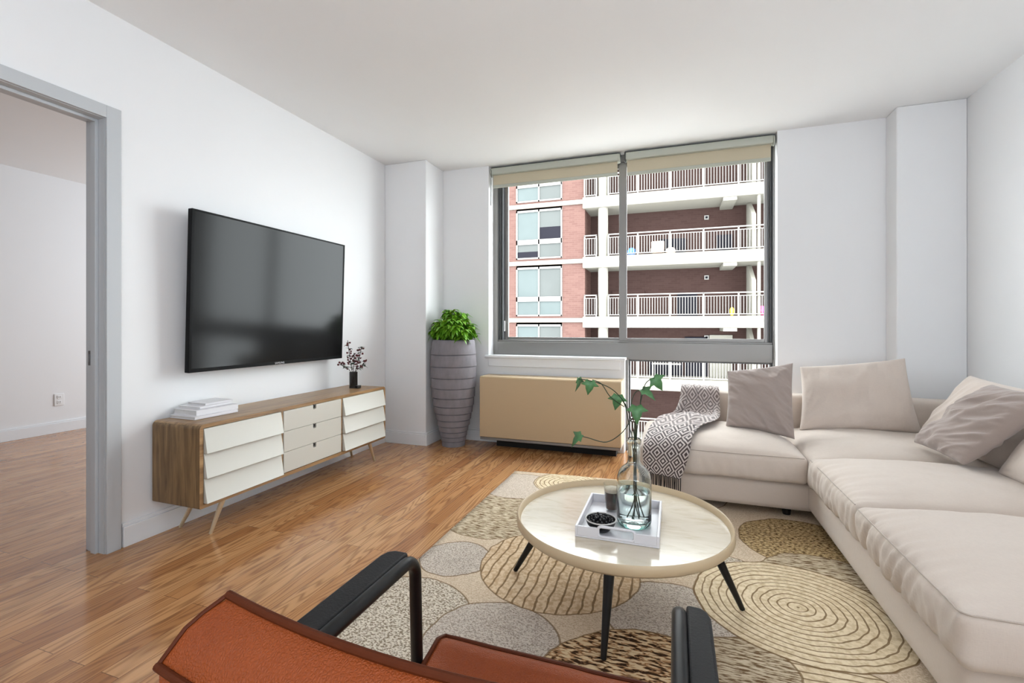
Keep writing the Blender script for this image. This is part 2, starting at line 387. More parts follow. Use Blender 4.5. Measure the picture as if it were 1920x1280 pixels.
# next room
mb = MB(); mb.box(-6.0, -5.85, -2.8, 6.2, 0, CH); struct('wall_next_room_left', mb, M_wall, smooth=0)
mb = MB(); mb.box(-5.85, XL-.12, 6.05, 6.2, 0, CH); struct('wall_next_room_back', mb, M_wall, smooth=0)
mb = MB(); mb.box(-5.85, XL-.12, -2.8, -2.65, 0, CH); struct('wall_next_room_front', mb, M_wall, smooth=0)
mb = MB(); mb.box(XL-.12, XL-.02, 4.33, 6.2, -.12, CH+.15); struct('wall_next_room_right', mb, M_wall, smooth=0)
# baseboards
def bb(name, poly):
    """poly in plan: list of boxes (x0,x1,y0,y1) and which way it faces"""
    mb = MB()
    for (x0, x1, y0, y1, ax, sg) in poly:
        mb.box(x0, x1, y0, y1, .0, .098)
        if ax == 'x':
            xx = (x0, x1-.007) if sg > 0 else (x0+.007, x1); mb.box(xx[0], xx[1], y0, y1, .098, .115)
        else:
            yy = (y0+.007, y1) if sg < 0 else (y0, y1-.007); mb.box(x0, x1, yy[0], yy[1], .098, .115)
    return struct(name, mb, M_trim, bevel=.002)
bb('baseboard_left', [(XL, XL+.017, 1.515, 3.695, 'x', 1)])
bb('baseboard_back', [(XL+.017, -2.083, 3.678, 3.695, 'y', -1), (-2.10, -2.083, 3.695, 4.03, 'x', 1), (-2.083, -.40, 4.013, 4.03, 'y', -1), (.75, 1.43, 4.013, 4.03, 'y', -1), (1.413, 1.81, 3.838, 3.855, 'y', -1)])
bb('baseboard_right', [(XR-.017, XR, YR, 3.838, 'x', -1)])
bb('baseboard_next_room', [(-5.85, -5.833, -2.6, 6.0, 'x', 1)])
# door frame
d = thing('door_1', (XL, D1, 0), None, None, kind='structure')
mb = MB()
mb.box(XL, XL+.016, D1-.004, D1+.058, 0, DH+.055); mb.box(XL, XL+.016, D0-.058, D0+.004, 0, DH+.055); mb.box(XL, XL+.016, D0+.004, D1-.004, DH-.004, DH+.055)
mb.box(XL-.136, XL-.12, D1-.004, D1+.058, 0, DH+.055); mb.box(XL-.136, XL-.12, D0-.058, D0+.004, 0, DH+.055); mb.box(XL-.136, XL-.12, D0+.004, D1-.004, DH-.004, DH+.055)
mb.build('door_casing', M_casing, d, bevel=.002)
mb = MB(); mb.box(XL-.12, XL, D1-.006, D1, 0, DH); mb.box(XL-.12, XL, D0, D0+.006, 0, DH); mb.box(XL-.12, XL, D0+.006, D1-.006, DH-.006, DH)
mb.build('door_jamb', M_casing, d, smooth=0)
mb = MB(); mb.box(XL-.075, XL-.04, D1-.02, D1-.006, 0, DH-.006); mb.box(XL-.075, XL-.04, D0+.006, D0+.02, 0, DH-.006); mb.box(XL-.075, XL-.04, D0+.02, D1-.02, DH-.02, DH-.006)
mb.build('door_stop', M_casing, d, bevel=.002)
mb = MB(); mb.box(XL-.112, XL-.09, D1-.009, D1-.006, .885, .955); mb.box(XL-.106, XL-.098, D1-.012, D1-.009, .90, .94)
mb.build('strike_plate', M_steel, d, bevel=.001)
# outlet
o = thing('wall_outlet', (-5.85, 2.94, .33), 'white wall outlet low on the next room wall, seen through the doorway', 'outlet')
mb = MB(); mb.box(-5.85, -5.842, 2.90, 2.98, .27, .39); mb.build('cover_plate', M_whitepl, o, bevel=.003)
for z in (.305, .355):
    f = MB().box(-5.842, -5.838, 2.922, 2.958, z-.016, z+.016).build('socket', M_whitepl, o, bevel=.003)
    q = MB(); q.box(-5.838, -5.8375, 2.932, 2.935, z-.006, z+.008); q.box(-5.838, -5.8375, 2.945, 2.948, z-.006, z+.008); q.build('slot', M_dark, f)

# ------------------------------------------------------------------ window
W = thing('window_1', (-.44, 4.17, 0), None, None, kind='structure')
mb = MB()
mb.box(-1.63, -1.585, 4.15, 4.27, .775, CH); mb.box(.735, .745, 4.12, 4.27, .0, CH); mb.box(-1.585, .735, 4.15, 4.27, 2.50, CH)
mb.box(-.395, -.372, 4.12, 4.27, 0, .80)
mb.box(-.372, .735, 4.15, 4.27, 0.0, .035)
mb.build('outer_frame', M_alu, W, bevel=.002)
mb = MB(); mb.box(-1.585, .735, 4.145, 4.255, .78, .925); mb.box(-1.585, .735, 4.16, 4.25, .925, .94); mb.build('transom_rail', M_alu, W, bevel=.003)
mb = MB()
for (a, b) in ((-1.585, -1.573), (-1.566, -1.558), (-1.548, -1.536), (.698, .706), (.716, .722), (.728, .735)): mb.box(a, b, 4.16, 4.25, .94, 2.50)
mb.build('jamb_track', M_aludark, W)
def sash(x0, x1, y, m, wl, wr):
    mb = MB(); mb.box(x0, x0+wl, y, y+.03, .94, 2.5); mb.box(x1-wr, x1, y, y+.03, .94, 2.5); mb.box(x0+wl, x1-wr, y, y+.03, .94, .966); mb.box(x0+wl, x1-wr, y, y+.03, 2.46, 2.5)
    f = mb.build('sash', m, W, bevel=.002)
    MB().box(x0+wl, x1-wr, y+.012, y+.018, .966, 2.46).build('glass_pane', M_pane, f)
sash(-1.53, -.40, 4.205, M_alu, .03, .05); sash(-.455, .70, 4.165, M_alu, .065, .022)
mb = MB(); mb.box(-.372, -.36, 4.17, 4.22, .035, .78); mb.box(.72, .735, 4.17, 4.22, .035, .78); mb.box(-.36, .72, 4.17, 4.22, .765, .78); mb.box(-.36, .72, 4.17, 4.22, .035, .055)
f = mb.build('lower_frame', M_aludark, W, bevel=.002)
MB().box(-.36, .72, 4.19, 4.196, .055, .765).build('glass_pane', M_pane, f)
MB().box(-1.535, -1.528, 4.185, 4.203, 1.02, 1.12).build('latch', M_whitepl, W, bevel=.002)
# sill and apron
mb = MB(); mb.box(-1.655, -.385, 3.985, 4.15, .778, .802); struct('trim_1', mb, M_trim, bevel=.006, seg=3)
mb = MB(); mb.box(-1.625, -.43, 4.012, 4.03, .700, .778); struct('trim_2', mb, M_trim, bevel=.003)
mb = MB(); mb.box(-.375, .735, 4.04, 4.15, 0, .012); struct('trim_3', mb, M_trim)

# roller blinds
M_blind, _b, _t = mat('blind_fabric', lin(196, 184, 158), .85, Transmission_Weight=0.0)
_f = _t.noise(_t.coord('Object', (300, 1, 300)), 1, 2); _t.link(_t.mix(_f, lin(184, 173, 148), lin(202, 191, 166)), _b.inputs['Base Color'])
M_cass = plain('blind_fascia', lin(178, 180, 168), .45, .02, 4, 0)
M_cassd = plain('blind_bracket', lin(66, 66, 64), .4, .02, 4, 0)
def blind(x0, x1, zt, zb, label):
    o = thing('roller_blind', ((x0+x1)/2, 4.09, zb), label, 'blind', 'roller blinds over the two window sashes')
    mb = MB(); mb.extrude([(4.055, zt-.07), (4.05, zt-.045), (4.052, zt-.012), (4.06, zt-.012), (4.13, zt-.012), (4.13, zt-.075)], 0, x0+.012, x1-.012); mb.build('cassette', M_cass, o, bevel=.004)
    MB().box(x0, x1, 4.075, 4.14, zt-.012, zt).build('mounting_rail', M_cassd, o)
    MB().box(x0+.02, x1-.025, 4.085, 4.088, zb+.03, zt-.072).build('shade_cloth', M_blind, o)
    MB().box(x0+.02, x1-.025, 4.080, 4.093, zb, zb+.03).build('bottom_bar', M_cass, o, bevel=.004)
    for xa in (x0, x1-.012):
        MB().extrude([(4.05+p[0], zt-.045+p[1]) for p in arc(.035, 0, .04, 90, 450, 20)], 0, xa, xa+.01).build('end_cap', M_cassd if xa == x0 and x0 > -1 else M_cass, o, bevel=.002)
    return o
bl = blind(-1.625, -.435, 2.553, 2.362, 'roller blind pulled partly down over the left window sash')
MB().tube([(-1.617, 4.05, 2.53), (-1.617, 4.045, 2.2), (-1.613, 4.045, 2.19), (-1.61, 4.05, 2.52)], .0018, 6).build('chain', M_cassd, bl)
blind(-.40, .735, 2.553, 2.352, 'roller blind pulled partly down over the right window sash')

# ------------------------------------------------------------------ air conditioner cover
A = thing('air_conditioner_cabinet', (-1.0, 3.9, 0), 'beige sheet-metal air conditioner cabinet mounted on the wall under the window', 'air conditioner')
MB().box(-1.62, -.398, 3.80, 4.011, .095, .628).build('cabinet', M_acfront, A, bevel=.003)
MB().box(-1.618, -.400, 3.79, 3.80, .10, .622).build('front_panel', M_acfront, A, bevel=.002)
MB().box(-1.615, -.402, 3.792, 4.011, .075, .095).build('base_tray', M_alu, A, bevel=.002)
MB().box(-1.5, -.45, 3.90, 4.011, 0, .075).build('shade_block', M_dark, A)  # dark block standing in for the shadow under the cabinet

# ------------------------------------------------------------------ television
tv = thing('television', (XL, 2.38, .83), 'large flat black television mounted on the left wall above the sideboard', 'television')
T = Matrix.Translation((-2.45, 2.385, 1.26)) @ Matrix.Rotation(math.radians(1.8), 4, 'Y')
def tb(x0, x1, y0, y1, z0, z1): return MB().box(x0, x1, y0, y1, z0, z1, T=T)
tb(-.005, .024, -.607, .607, -.438, .438).build('housing', M_tvframe, tv, bevel=.003)
tb(.024, .0246, -.592, .592, -.418, .428).build('screen', M_screen, tv)
mb = MB(); mb.box(.0235, .0265, -.607, -.592, -.438, .438, T=T); mb.box(.0235, .0265, .592, .607, -.438, .438, T=T); mb.box(.0235, .0265, -.592, .592, .428, .438, T=T); mb.box(.0235, .0265, -.592, .592, -.438, -.418, T=T)
mb.build('bezel', M_tvframe, tv, bevel=.001)
def text_part(body, size, M, m, parent, name, ext=.0004):
    cu = bpy.data.curves.new(name, 'FONT'); cu.body = body; cu.size = size; cu.align_x = 'CENTER'; cu.align_y = 'CENTER'; cu.extrude = ext
    tmp = bpy.data.objects.new(name, cu); COL.objects.link(tmp); dg = bpy.context.evaluated_depsgraph_get()
    me = bpy.data.meshes.new_from_object(tmp.evaluated_get(dg)); bpy.data.objects.remove(tmp)
    me.transform(Matrix.Translation(-Vector(parent['_o'])) @ M); me.materials.clear(); me.materials.append(m)
    o = bpy.data.objects.new(name, me); COL.objects.link(o); o.parent = parent; o['_o'] = parent['_o']; return o
R = Matrix(((0, 0, 1, 0), (1, 0, 0, 0), (0, 1, 0, 0), (0, 0, 0, 1)))
text_part('SAMSUNG', .017, T @ Matrix.Translation((.0268, .0, -.4285)) @ R, M_logo, tv, 'logo')
mb = MB(); mb.box(XL, -2.515, 2.15, 2.6, 1.1, 1.45); mb.box(-2.515, -2.45, 2.3, 2.34, 1.15, 1.4); mb.box(-2.515, -2.45, 2.44, 2.48, 1.15, 1.4); mb.build('wall_mount', M_black, tv)

# ------------------------------------------------------------------ sideboard
S = thing('sideboard', (-2.35, 2.42, 0), 'long low walnut sideboard with cream drawers and brass legs below the television', 'sideboard')
x0, x1, y0, y1, z0, z1 = -2.512, -2.18, 1.645, 3.19, .178, .59; tk = .02
def rrect(y0, y1, z0, z1, r):
    return arc(y1-r, z1-r, r, 0, 90, 6)+arc(y0+r, z1-r, r, 90, 180, 6)+arc(y0+r, z0+r, r*.6, 180, 270, 6)[0:0]+[(y0, z0+.006), (y0+.006, z0)]+[(y1-.006, z0), (y1, z0+.006)]
outer = rrect(y0, y1, z0, z1, .026); cyc, czc = (y0+y1)/2, (z0+z1)/2
inner = [(min(max(p[0], y0+tk), y1-tk), min(max(p[1], z0+tk), z1-tk)) for p in outer]
mb = MB(); n = len(outer)
vs = [(x1, *p) for p in outer]+[(x0, *p) for p in outer]+[(x1, *p) for p in inner]+[(x0+.02, *p) for p in inner]
fs = []; mi = []
for i in range(n):
    j = (i+1) % n
    up = outer[i][1] > z1-.012 and outer[j][1] > z1-.012
    fs.append((i, j, n+j, n+i)); mi.append(1 if up else 0)
    fs.append((i, 2*n+i, 2*n+j, j)); mi.append(1); fs.append((2*n+i, 3*n+i, 3*n+j, 2*n+j)); mi.append(0)
fs.append(tuple(range(n, 2*n))); mi.append(0); fs.append(tuple(range(3*n, 4*n))); mi.append(0)
mb.v = vs; mb.f = fs; mb.mi = mi
mb.build('case', [M_walnut, M_walnuttop], S, smooth=40)
bays = [(y0+tk, 2.150), (2.162, 2.672), (2.684, y1-tk)]
mb = MB()
for a in (2.150, 2.672): MB().box(x0+.03, x1-.004, a, a+.012, z0+tk, z1-tk).build('divider', M_walnuttop, S)
zi0, zi1 = z0+tk+.002, z1-tk-.002; dh = (zi1-zi0)/3
for bi, (a, b) in enumerate(bays):
    for k in range(3):
        zb, zt = zi0+k*dh+.001, zi0+(k+1)*dh-.001
        if bi == 1:
            cy = (a+b)/2; w2 = .013; zn = zt-.022
            fr = MB().extrude([(a+.003, zb), (b-.003, zb), (b-.003, zt), (cy+w2, zt), (cy+w2, zn), (cy+.008, zn-.006), (cy-.008, zn-.006), (cy-w2, zn), (cy-w2, zt), (a+.003, zt)], 0, x1-.02, x1-.001).build('drawer', M_cream, S, bevel=.0012)
            mb = MB(); mb.box(x1-.021, x1-.018, cy-.012, cy+.012, zn-.008, zt); mb.box(x1-.016, x1-.003, cy-.008, cy+.004, zn+.003, zt-.003)
            mb.build('finger_pull', M_dark, fr)
        else:
            mb = MB(); mb.extrude([(x1-.02, zb), (x1+.022, zb), (x1+.020, zb-.001+.003), (x1-.002, zt), (x1-.02, zt)], 1, a+.004, b-.004)
            mb.build('drawer', M_cream, S, bevel=.001)
def leg(top, foot, r0, r1): return MB().tube([top, foot], [r0, r1], 14)
for tp, ft in [((-2.215, 1.80, .178), (-2.262, 1.765, 0)), ((-2.40, 1.80, .178), (-2.488, 1.77, 0)), ((-2.215, 3.03, .178), (-2.255, 3.15, 0)), ((-2.40, 3.03, .178), (-2.485, 3.17, 0))]:
    leg(tp, ft, .014, .008).build('leg', M_brass, S)

# books
def book(c, sx, sy, z0, th, rot, label):
    o = thing('book', (c[0], c[1], z0), label, 'book', 'white books stacked on the sideboard')
    Tm = Matrix.Translation((c[0], c[1], z0)) @ Matrix.Rotation(rot, 4, 'Z'); a, b = sx/2, sy/2; t = .0022
    mb = MB(); mb.box(-a, a, -b, b, 0, t, T=Tm); mb.box(-a, a, -b, b, th-t, th, T=Tm); mb.box(a-t, a, -b, b, t, th-t, T=Tm); mb.build('cover', M_book, o, bevel=.0015)
    MB().box(-a+.004, a-t, -b+.004, b-.004, t, th-t, T=Tm).build('pages', M_pages, o)
book((-2.405, 1.845), .19, .245, .591, .0155, -.02, 'widest white book, lowest in the stack on the sideboard')
book((-2.415, 1.862), .185, .235, .6068, .028, -.05, 'thickest white book, second from the bottom of the stack')
book((-2.435, 1.872), .155, .19, .6352, .011, .03, 'thin white book, second from the top of the stack')
book((-2.44, 1.905), .145, .16, .6466, .0105, -.04, 'smallest white book, topmost of the stack on the sideboard')

# berry vase
random.seed(4)
V = thing('glass_vase', (-2.353, 3.02, .59), 'small smoked glass cylinder vase at the far end of the sideboard', 'vase')
r = .031; MB().lathe([(r-.003, .006), (r-.003, .124), (r, .124), (r, 0)], (-2.353, 3.02, .591), 28, (True, True)).build('vessel', M_smoke, V)
mb = MB(); mb.lathe([(.001, 0), (.026, 0), (.026, .028), (.001, .03)], (-2.353, 3.02, .598), 20); mb.build('pebbles', M_dark, V)
MB().box(-2.325, -2.30, 3.0, 3.045, .591, .612).build('tag', M_black, V, bevel=.003, label='small dark tag at the foot of the vase')
M_leafd = plain('dark_leaf', lin(44, 62, 44), .5, .3, 40, .1); M_berry = plain('dark_red_berry', lin(86, 26, 32), .3, .3, 30, 0); M_stemd = plain('dark_stem', lin(46, 40, 30), .7, .2, 40, 0)
def leafmesh(mb, p, d, ln, wd, up=Vector((0, 0, 1)), fold=.3, droop=.3, n=5):
    d = d.normalized(); s = d.cross(up)
    if s.length < .01: s = d.cross(Vector((1, 0, 0)))
    s.normalize(); nn = s.cross(d).normalized(); base = len(mb.v); vs = []
    for i in range(n+1):
        t = i/n; ww = wd*math.sin(PI*min(1, t*.93+.06))**.8*(1-.25*t) if 0 < i < n else .001
        c = p+d*(ln*t)-up*(droop*ln*t*t)
        vs += [c-s*ww+nn*(fold*ww), c, c+s*ww+nn*(fold*ww)]
    fs = []
    for i in range(n):
        a = i*3; fs += [(a, a+1, a+4, a+3), (a+1, a+2, a+5, a+4)]
    mb.add(vs, fs)
def sprig(pts, label, nl, nb, seed):
    random.seed(seed); P = catmull(pts, 5)
    o = thing('berry_sprig', tuple(P[0]), label, 'flower', 'berry sprigs in the smoked vase')
    MB().tube(P, .0022, 6).build('stem', M_stemd, o)
    ml, mbe = MB(), MB(); N = len(P)
    for i in range(nl):
        k = int(N*(.45+.55*random.random()))-1; a = random.random()*6.28
        leafmesh(ml, P[k], Vector((math.cos(a), math.sin(a), random.uniform(-.1, .8))), random.uniform(.026, .042), .0115, droop=.4)
    for i in range(nb):
        k = int(N*(.5+.5*random.random()))-1; a = random.random()*6.28; rr = random.uniform(.008, .024)
        q = P[k]+Vector((math.cos(a)*rr, math.sin(a)*rr, random.uniform(-.004, .022))); mbe.sphere(q, random.uniform(.006, .0088), 8, 5); mbe.tube([P[k], q], .0007, 4)
    ml.build('leaves', M_leafd, o); mbe.build('berries', M_berry, o)
bx, by, bz = -2.353, 3.02, .60
sprig([(bx, by, bz), (bx-.005, by-.01, bz+.12), (bx-.02, by-.02, bz+.24), (bx-.03, by-.03, bz+.36)], 'tallest berry sprig in the smoked vase, on the left', 18, 16, 1)
sprig([(bx, by+.005, bz), (bx+.01, by+.01, bz+.12), (bx+.03, by+.03, bz+.22), (bx+.03, by+.06, bz+.31)], 'berry sprig leaning right in the smoked vase', 20, 18, 2)
sprig([(bx-.003, by-.004, bz), (bx-.01, by-.025, bz+.12), (bx-.02, by-.08, bz+.16), (bx-.025, by-.12, bz+.18)], 'low berry sprig bending left out of the smoked vase', 12, 10, 3)
sprig([(bx+.004, by, bz), (bx+.01, by+.02, bz+.12), (bx+.035, by+.06, bz+.15), (bx+.04, by+.08, bz+.19)], 'low berry sprig bending right out of the smoked vase', 12, 10, 5)
sprig([(bx, by-.002, bz), (bx+.0, by, bz+.12), (bx+.005, by, bz+.2), (bx+.0, by+.005, bz+.26)], 'short berry sprig in the middle of the smoked vase', 16, 12, 7)

# ------------------------------------------------------------------ tall planter with basil
PC = (-1.878, 3.80, 0)
Pt = thing('potted_plant', PC, 'bright green leafy plant in a tall grey ribbed planter in the corner', 'plant')
M_pot, _b, _t = mat('grey_stone_planter', lin(136, 132, 138), .7)
_n = _t.noise(_t.coord('Object', (1, 1, .5)), 18, 6, .65); _t.link(_t.mix(_n, lin(106, 102, 107), lin(146, 141, 147)), _b.inputs['Base Color']); _t.bump(_t.noise(_t.coord(), 90, 4), .25, .002, _b)
steps = [(0.0, .100, .105), (.05, .108, .116), (.09, .118, .125), (.135, .128, .136), (.185, .140, .149), (.24, .153, .162), (.30, .166, .175), (.365, .178, .186), (.44, .188, .195), (.525, .196, .201), (.615, .2015, .2035), (.715, .2035, .2025), (.82, .200, .190)]
mb = MB(); prof = []
for i, (z, rb, rt) in enumerate(steps):
    zt = steps[i+1][0] if i+1 < len(steps) else .948
    prof += [(rb-.010, z), (rb+.0035, z+.001), (rb+.004, z+.006), (rt-.001, zt-.008), (rt-.010, zt)]
prof += [(.172, .948), (.168, .90)]
mb.lathe(prof, PC, 56, (True, False)); mb.build('planter', M_pot, Pt, smooth=30)
MB().lathe([(.001, .925), (.16, .915), (.17, .90)], PC, 32).build('soil', M_soil, Pt)
M_basil, _b, _t = mat('basil_leaf', lin(96, 168, 30), .45, Subsurface_Weight=.1)
_t.link(_t.mix(_t.noise(_t.coord(), 14, 3), lin(52, 110, 16), lin(138, 196, 44)), _b.inputs['Base Color'])
random.seed(11); ml, ms = MB(), MB()
for i in range(46):
    a = random.random()*6.283; rr = math.sqrt(random.random()); hh = (1-rr**2.2)*.24+random.uniform(.0, .07)
    base = Vector((PC[0]+.07*rr*math.cos(a), PC[1]+.07*rr*math.sin(a), .92)); tip = Vector((PC[0]+.205*rr*math.cos(a), min(PC[1]+.205*rr*math.sin(a), 3.97), .92+hh))
    pts = catmull([base, base*.5+tip*.5+Vector((0, 0, .03)), tip], 5); ms.tube(pts, .002, 5)
    for k in range(3, len(pts)):
        p = pts[k]; nl = 5 if k > 5 else 2
        for j in range(nl):
            b = a*0+random.random()*6.283; out = Vector((math.cos(b), math.sin(b), random.uniform(-.35, .55) if k < len(pts)-1 else random.uniform(.0, .9)))
            if p.y+out.y*.06 > 4.02: out.y = -abs(out.y)
            leafmesh(ml, p, out, random.uniform(.055, .095), random.uniform(.016, .026), fold=.35, droop=random.uniform(.4, .9))
ml.v = [(max(p[0], -2.085), min(p[1], 4.015), p[2]) for p in ml.v]; ml.build('foliage', M_basil, Pt); ms.build('stem', plain('basil_stem', lin(90, 130, 50), .6), Pt)

# ------------------------------------------------------------------ rug
mb = MB(); poly = [(-1.105, .35), (1.15, .35), (1.15, 3.40), (-1.10, 3.235)]
def rug_pt(u, v):
    a = Vector((-1.105, .35)).lerp(Vector((1.15, .35)), u); b = Vector((-1.10, 3.235)).lerp(Vector((1.15, 3.40)), u); p = a.lerp(b, v)
    e = .006*noise.noise((p.x*9, p.y*9, 0)) if u in (0, 1) or v in (0, 1) else 0
    return (p.x+e, p.y+e, .011+.0012*noise.noise((p.x*6, p.y*6, 3)))
mb.grid(rug_pt, 60, 70); g = mb.build('rug', M_rug, None, solid=.02)
g.modifiers['solid'].offset = -1; g.modifiers['solid'].thickness = .0095
tag(g, 'beige wool rug with overlapping circles, stripes and rings under the coffee table', 'rug')

# ------------------------------------------------------------------ coffee table
TC = (-.20, 1.89)
CT = thing('coffee_table', (TC[0], TC[1], 0), 'low round coffee table with pale top, raised tan rim and black legs', 'table')
TZ = .305; Rr = .408
MB().lathe([(.001, TZ-.012), (Rr-.012, TZ-.012), (Rr-.012, TZ), (.001, TZ)], (TC[0], TC[1], 0), 96).build('tabletop', M_marble, CT, smooth=30)
MB().lathe([(Rr-.03, TZ-.016), (Rr-.006, TZ-.016), (Rr+.004, TZ-.006), (Rr+.003, TZ+.022), (Rr-.001, TZ+.0255), (Rr-.006, TZ+.022), (Rr-.012, TZ+.0005), (Rr-.012, TZ-.010), (Rr-.03, TZ-.016)], (TC[0], TC[1], 0), 96).build('rim', M_tan, CT, smooth=50)
for ft, tp in [((-.652, 1.92), (-.49, 1.905)), ((-.213, 1.50), (-.203, 1.59)), ((.242, 1.935), (.115, 1.90)), ((-.20, 2.34), (-.20, 2.20))]:
    MB().tube([(tp[0], tp[1], TZ-.012), (ft[0], ft[1], .012)], [.020, .0095], 18).build('leg', M_black, CT)
mb = MB(); mb.box(-.49, .115, 1.89, 1.915, TZ-.03, TZ-.012); mb.box(-.215, -.19, 1.6, 2.2, TZ-.03, TZ-.012); mb.build('cross_brace', M_black, CT)

# tray
tx0, tx1, ty0, ty1 = -.342, -.048, 1.685, 2.04; tz = TZ+.0008
Ty = thing('serving_tray', ((tx0+tx1)/2, (ty0+ty1)/2, tz), 'white square-edged serving tray with slot handles on the coffee table', 'tray')
mb = MB(); mb.box(tx0, tx1, ty0, ty1, tz, tz+.006); mb.build('base', M_tray, Ty, bevel=.001)
hz = tz+.04; t = .009
MB().box(tx0, tx0+t, ty0, ty1, tz+.006, hz).build('side_wall', M_tray, Ty, bevel=.0015); MB().box(tx1-t, tx1, ty0, ty1, tz+.006, hz).build('side_wall', M_tray, Ty, bevel=.0015)
for yy in (ty0, ty1-t):
    c = (tx0+tx1)/2; h = .062
    mb = MB(); mb.box(tx0+t, c-h, yy, yy+t, tz+.006, hz); mb.box(c+h, tx1-t, yy, yy+t, tz+.006, hz); mb.box(c-h, c+h, yy, yy+t, tz+.006, tz+.014)
    wl = mb.build('end_wall', M_tray, Ty, bevel=.0015)
    ring = [(c-h+.006+p[0], p[1]) for p in []]
    loop = [(x, yy+t/2, z) for x, z in arc(c+h-.010, hz-.006, .012, 0, 90, 4)+arc(c-h+.010, hz-.006, .012, 90, 180, 4)+arc(c-h+.010, tz+.022, .012, 180, 270, 4)+arc(c+h-.010, tz+.022, .012, 270, 360, 4)]
    MB().tube(loop, .0052, 8, closed=True).build('handle', M_tray, Ty)

# bottle vase
VC = (-.146, 1.85, tz+.0065)
BV = thing('bottle_vase', VC, 'clear aqua glass bottle vase holding ivy, standing on the tray', 'vase')
oz = [(.001, 0), (.056, 0), (.063, .006), (.065, .02), (.065, .160), (.0635, .182), (.057, .203), (.044, .219), (.031, .228), (.0255, .236), (.0235, .248), (.0235, .305), (.027, .308), (.028, .318), (.027, .327), (.0235, .329)]
inn = [(.0205, .326), (.0200, .248), (.022, .234), (.030, .224), (.042, .215), (.054, .200), (.060, .181), (.0615, .160), (.0615, .028), (.057, .020), (.001, .018)]
MB().lathe(oz+inn, VC, 64).build('bottle', M_vase, BV, smooth=60)
MB().lathe([(.001, .0185), (.056, .0205), (.0610, .028), (.0610, .128), (.0605, .1295), (.001, .1295)], VC, 64).build('water', M_water, BV, smooth=60)
M_ivy, _b, _t = mat('ivy_leaf', lin(66, 116, 66), .45)
_t.link(_t.mix(_t.noise(_t.coord(), 60, 3), lin(44, 90, 46), lin(100, 148, 96)), _b.inputs['Base Color'])
M_ivystem = plain('ivy_stem', lin(30, 46, 20), .5, .2, 60, 0)
def ivy_leaf(parent, p, d, up, s0, fold=.25):
    d = Vector(d).normalized(); up = Vector(up); sd = d.cross(up).normalized(); nn = sd.cross(d).normalized(); mb = MB()
    mid = [Vector((0, y, 0)) for y in (0, .35, .7, 1.35)]
    def W3(x, y):
        s = s0*1.22; return Vector(p)+sd*(x*s)+d*(y*s)+nn*(abs(x)*fold*s*.9-.18*s*(y-.3)**2)
    R_ = [(.36, -.14), (.50, .10), (.88, .40), (.40, .50), (.34, .78), (0, 1.42)]
    vs = [W3(0, 0), W3(0, .4), W3(0, .8)]+[W3(x, y) for x, y in R_]+[W3(-x, y) for x, y in R_[:-1]]
    # 0,1,2 midrib; 3..8 right; 9..13 left
    fs = [(0, 3, 4, 1), (1, 4, 5), (1, 5, 6), (1, 6, 7, 2), (2, 7, 8), (0, 1, 10, 9), (1, 11, 10), (1, 12, 11), (1, 2, 13, 12), (2, 8, 13)]
    mb.add(vs, fs); return mb.build('leaf', M_ivy, parent, smooth=80, solid=.0006)
def ivy(stems, leaves, label):
    o = thing('ivy_sprig', tuple(stems[0][0]), label, 'ivy', 'ivy sprigs in the bottle vase')
    for st in stems: MB().tube(catmull(st, 6), .0018, 7).build('stem', M_ivystem, o)
    for lf in leaves: ivy_leaf(o, *lf)
vx, vy, vz = VC[0], VC[1], VC[2]
b0 = vz+.03
cx_, cy_ = .945, .328    # camera-right direction in plan
def L(dx, z, dy=0): return (vx+dx*cx_-dy*cy_, vy+dx*cy_+dy*cx_, z)   # dx: across, dy: away from the viewer
view = (cy_*1.0, -cx_, .25)
ivy([[L(-.02, b0), L(.004, vz+.12), L(.002, .63), L(-.008, .70), L(-.035, .775), L(-.085, .83), L(-.15, .858), L(-.213, .87)]],
    [(L(-.213, .873), (-.1, 0, -1), (1.0, -.3, .2), .032), (L(-.168, .862), (-.15, -.05, -1), view, .033)], 'ivy sprig arching far left with two leaves at its tip')
ivy([[L(.018, b0, .01), L(.006, vz+.12), L(-.004, .63, .01), L(-.012, .68, .02), L(-.028, .765, .03), L(-.05, .79, .03)], [L(-.03, .757, .03), L(-.09, .80, .0), L(-.125, .85, 0), L(-.16, .866, 0)]],
    [(L(-.055, .803, .03), (-.15, 0, -1), view, .037)], 'ivy sprig with one broad leaf hanging left of the bottle neck')
ivy([[L(-.008, b0, -.01), L(.006, vz+.11), L(.006, .64, -.01), L(-.001, .725, -.01), L(-.05, .668, -.02), L(-.11, .632, -.02), L(-.18, .648, -.02), L(-.21, .655, -.02)]],
    [(L(-.205, .66, -.02), (-.75, -.2, -.8), (-.2, -.5, .9), .036)], 'lowest ivy sprig, drooping left in front of the beige cabinet')
ivy([[L(.012, b0, -.012), L(.0, vz+.12), L(.0, .64, -.008), L(.001, .70, -.01), L(.004, .765, -.015)]],
    [(L(.006, .768, -.015), (.05, -.3, -.8), (.1, -.5, .8), .040)], 'upright ivy sprig with a pale leaf straight above the bottle')
ivy([[L(.028, b0, .005), L(.010, vz+.13), L(.010, .64, 0), L(.020, .72, .005), L(.030, .80, .01), L(.036, .825, .01)], [L(.002, .70, .01), L(-.008, .77, .01), L(.008, .815, .012), L(.036, .828, .01)]],
    [(L(.034, .828, .01), (.75, -.2, -.45), (-.1, -.35, 1), .037)], 'ivy sprig on the right with a leaf just above the middle')
ivy([[L(.004, b0, .016), L(.004, vz+.125), L(.006, .64, .004), L(.022, .74, .012), L(.042, .835, .012), L(.060, .862, .012), L(.082, .872, .01)]],
    [(L(.078, .874, .01), (.65, .2, -.9), view, .038)], 'ivy sprig reaching highest right with one curled leaf')

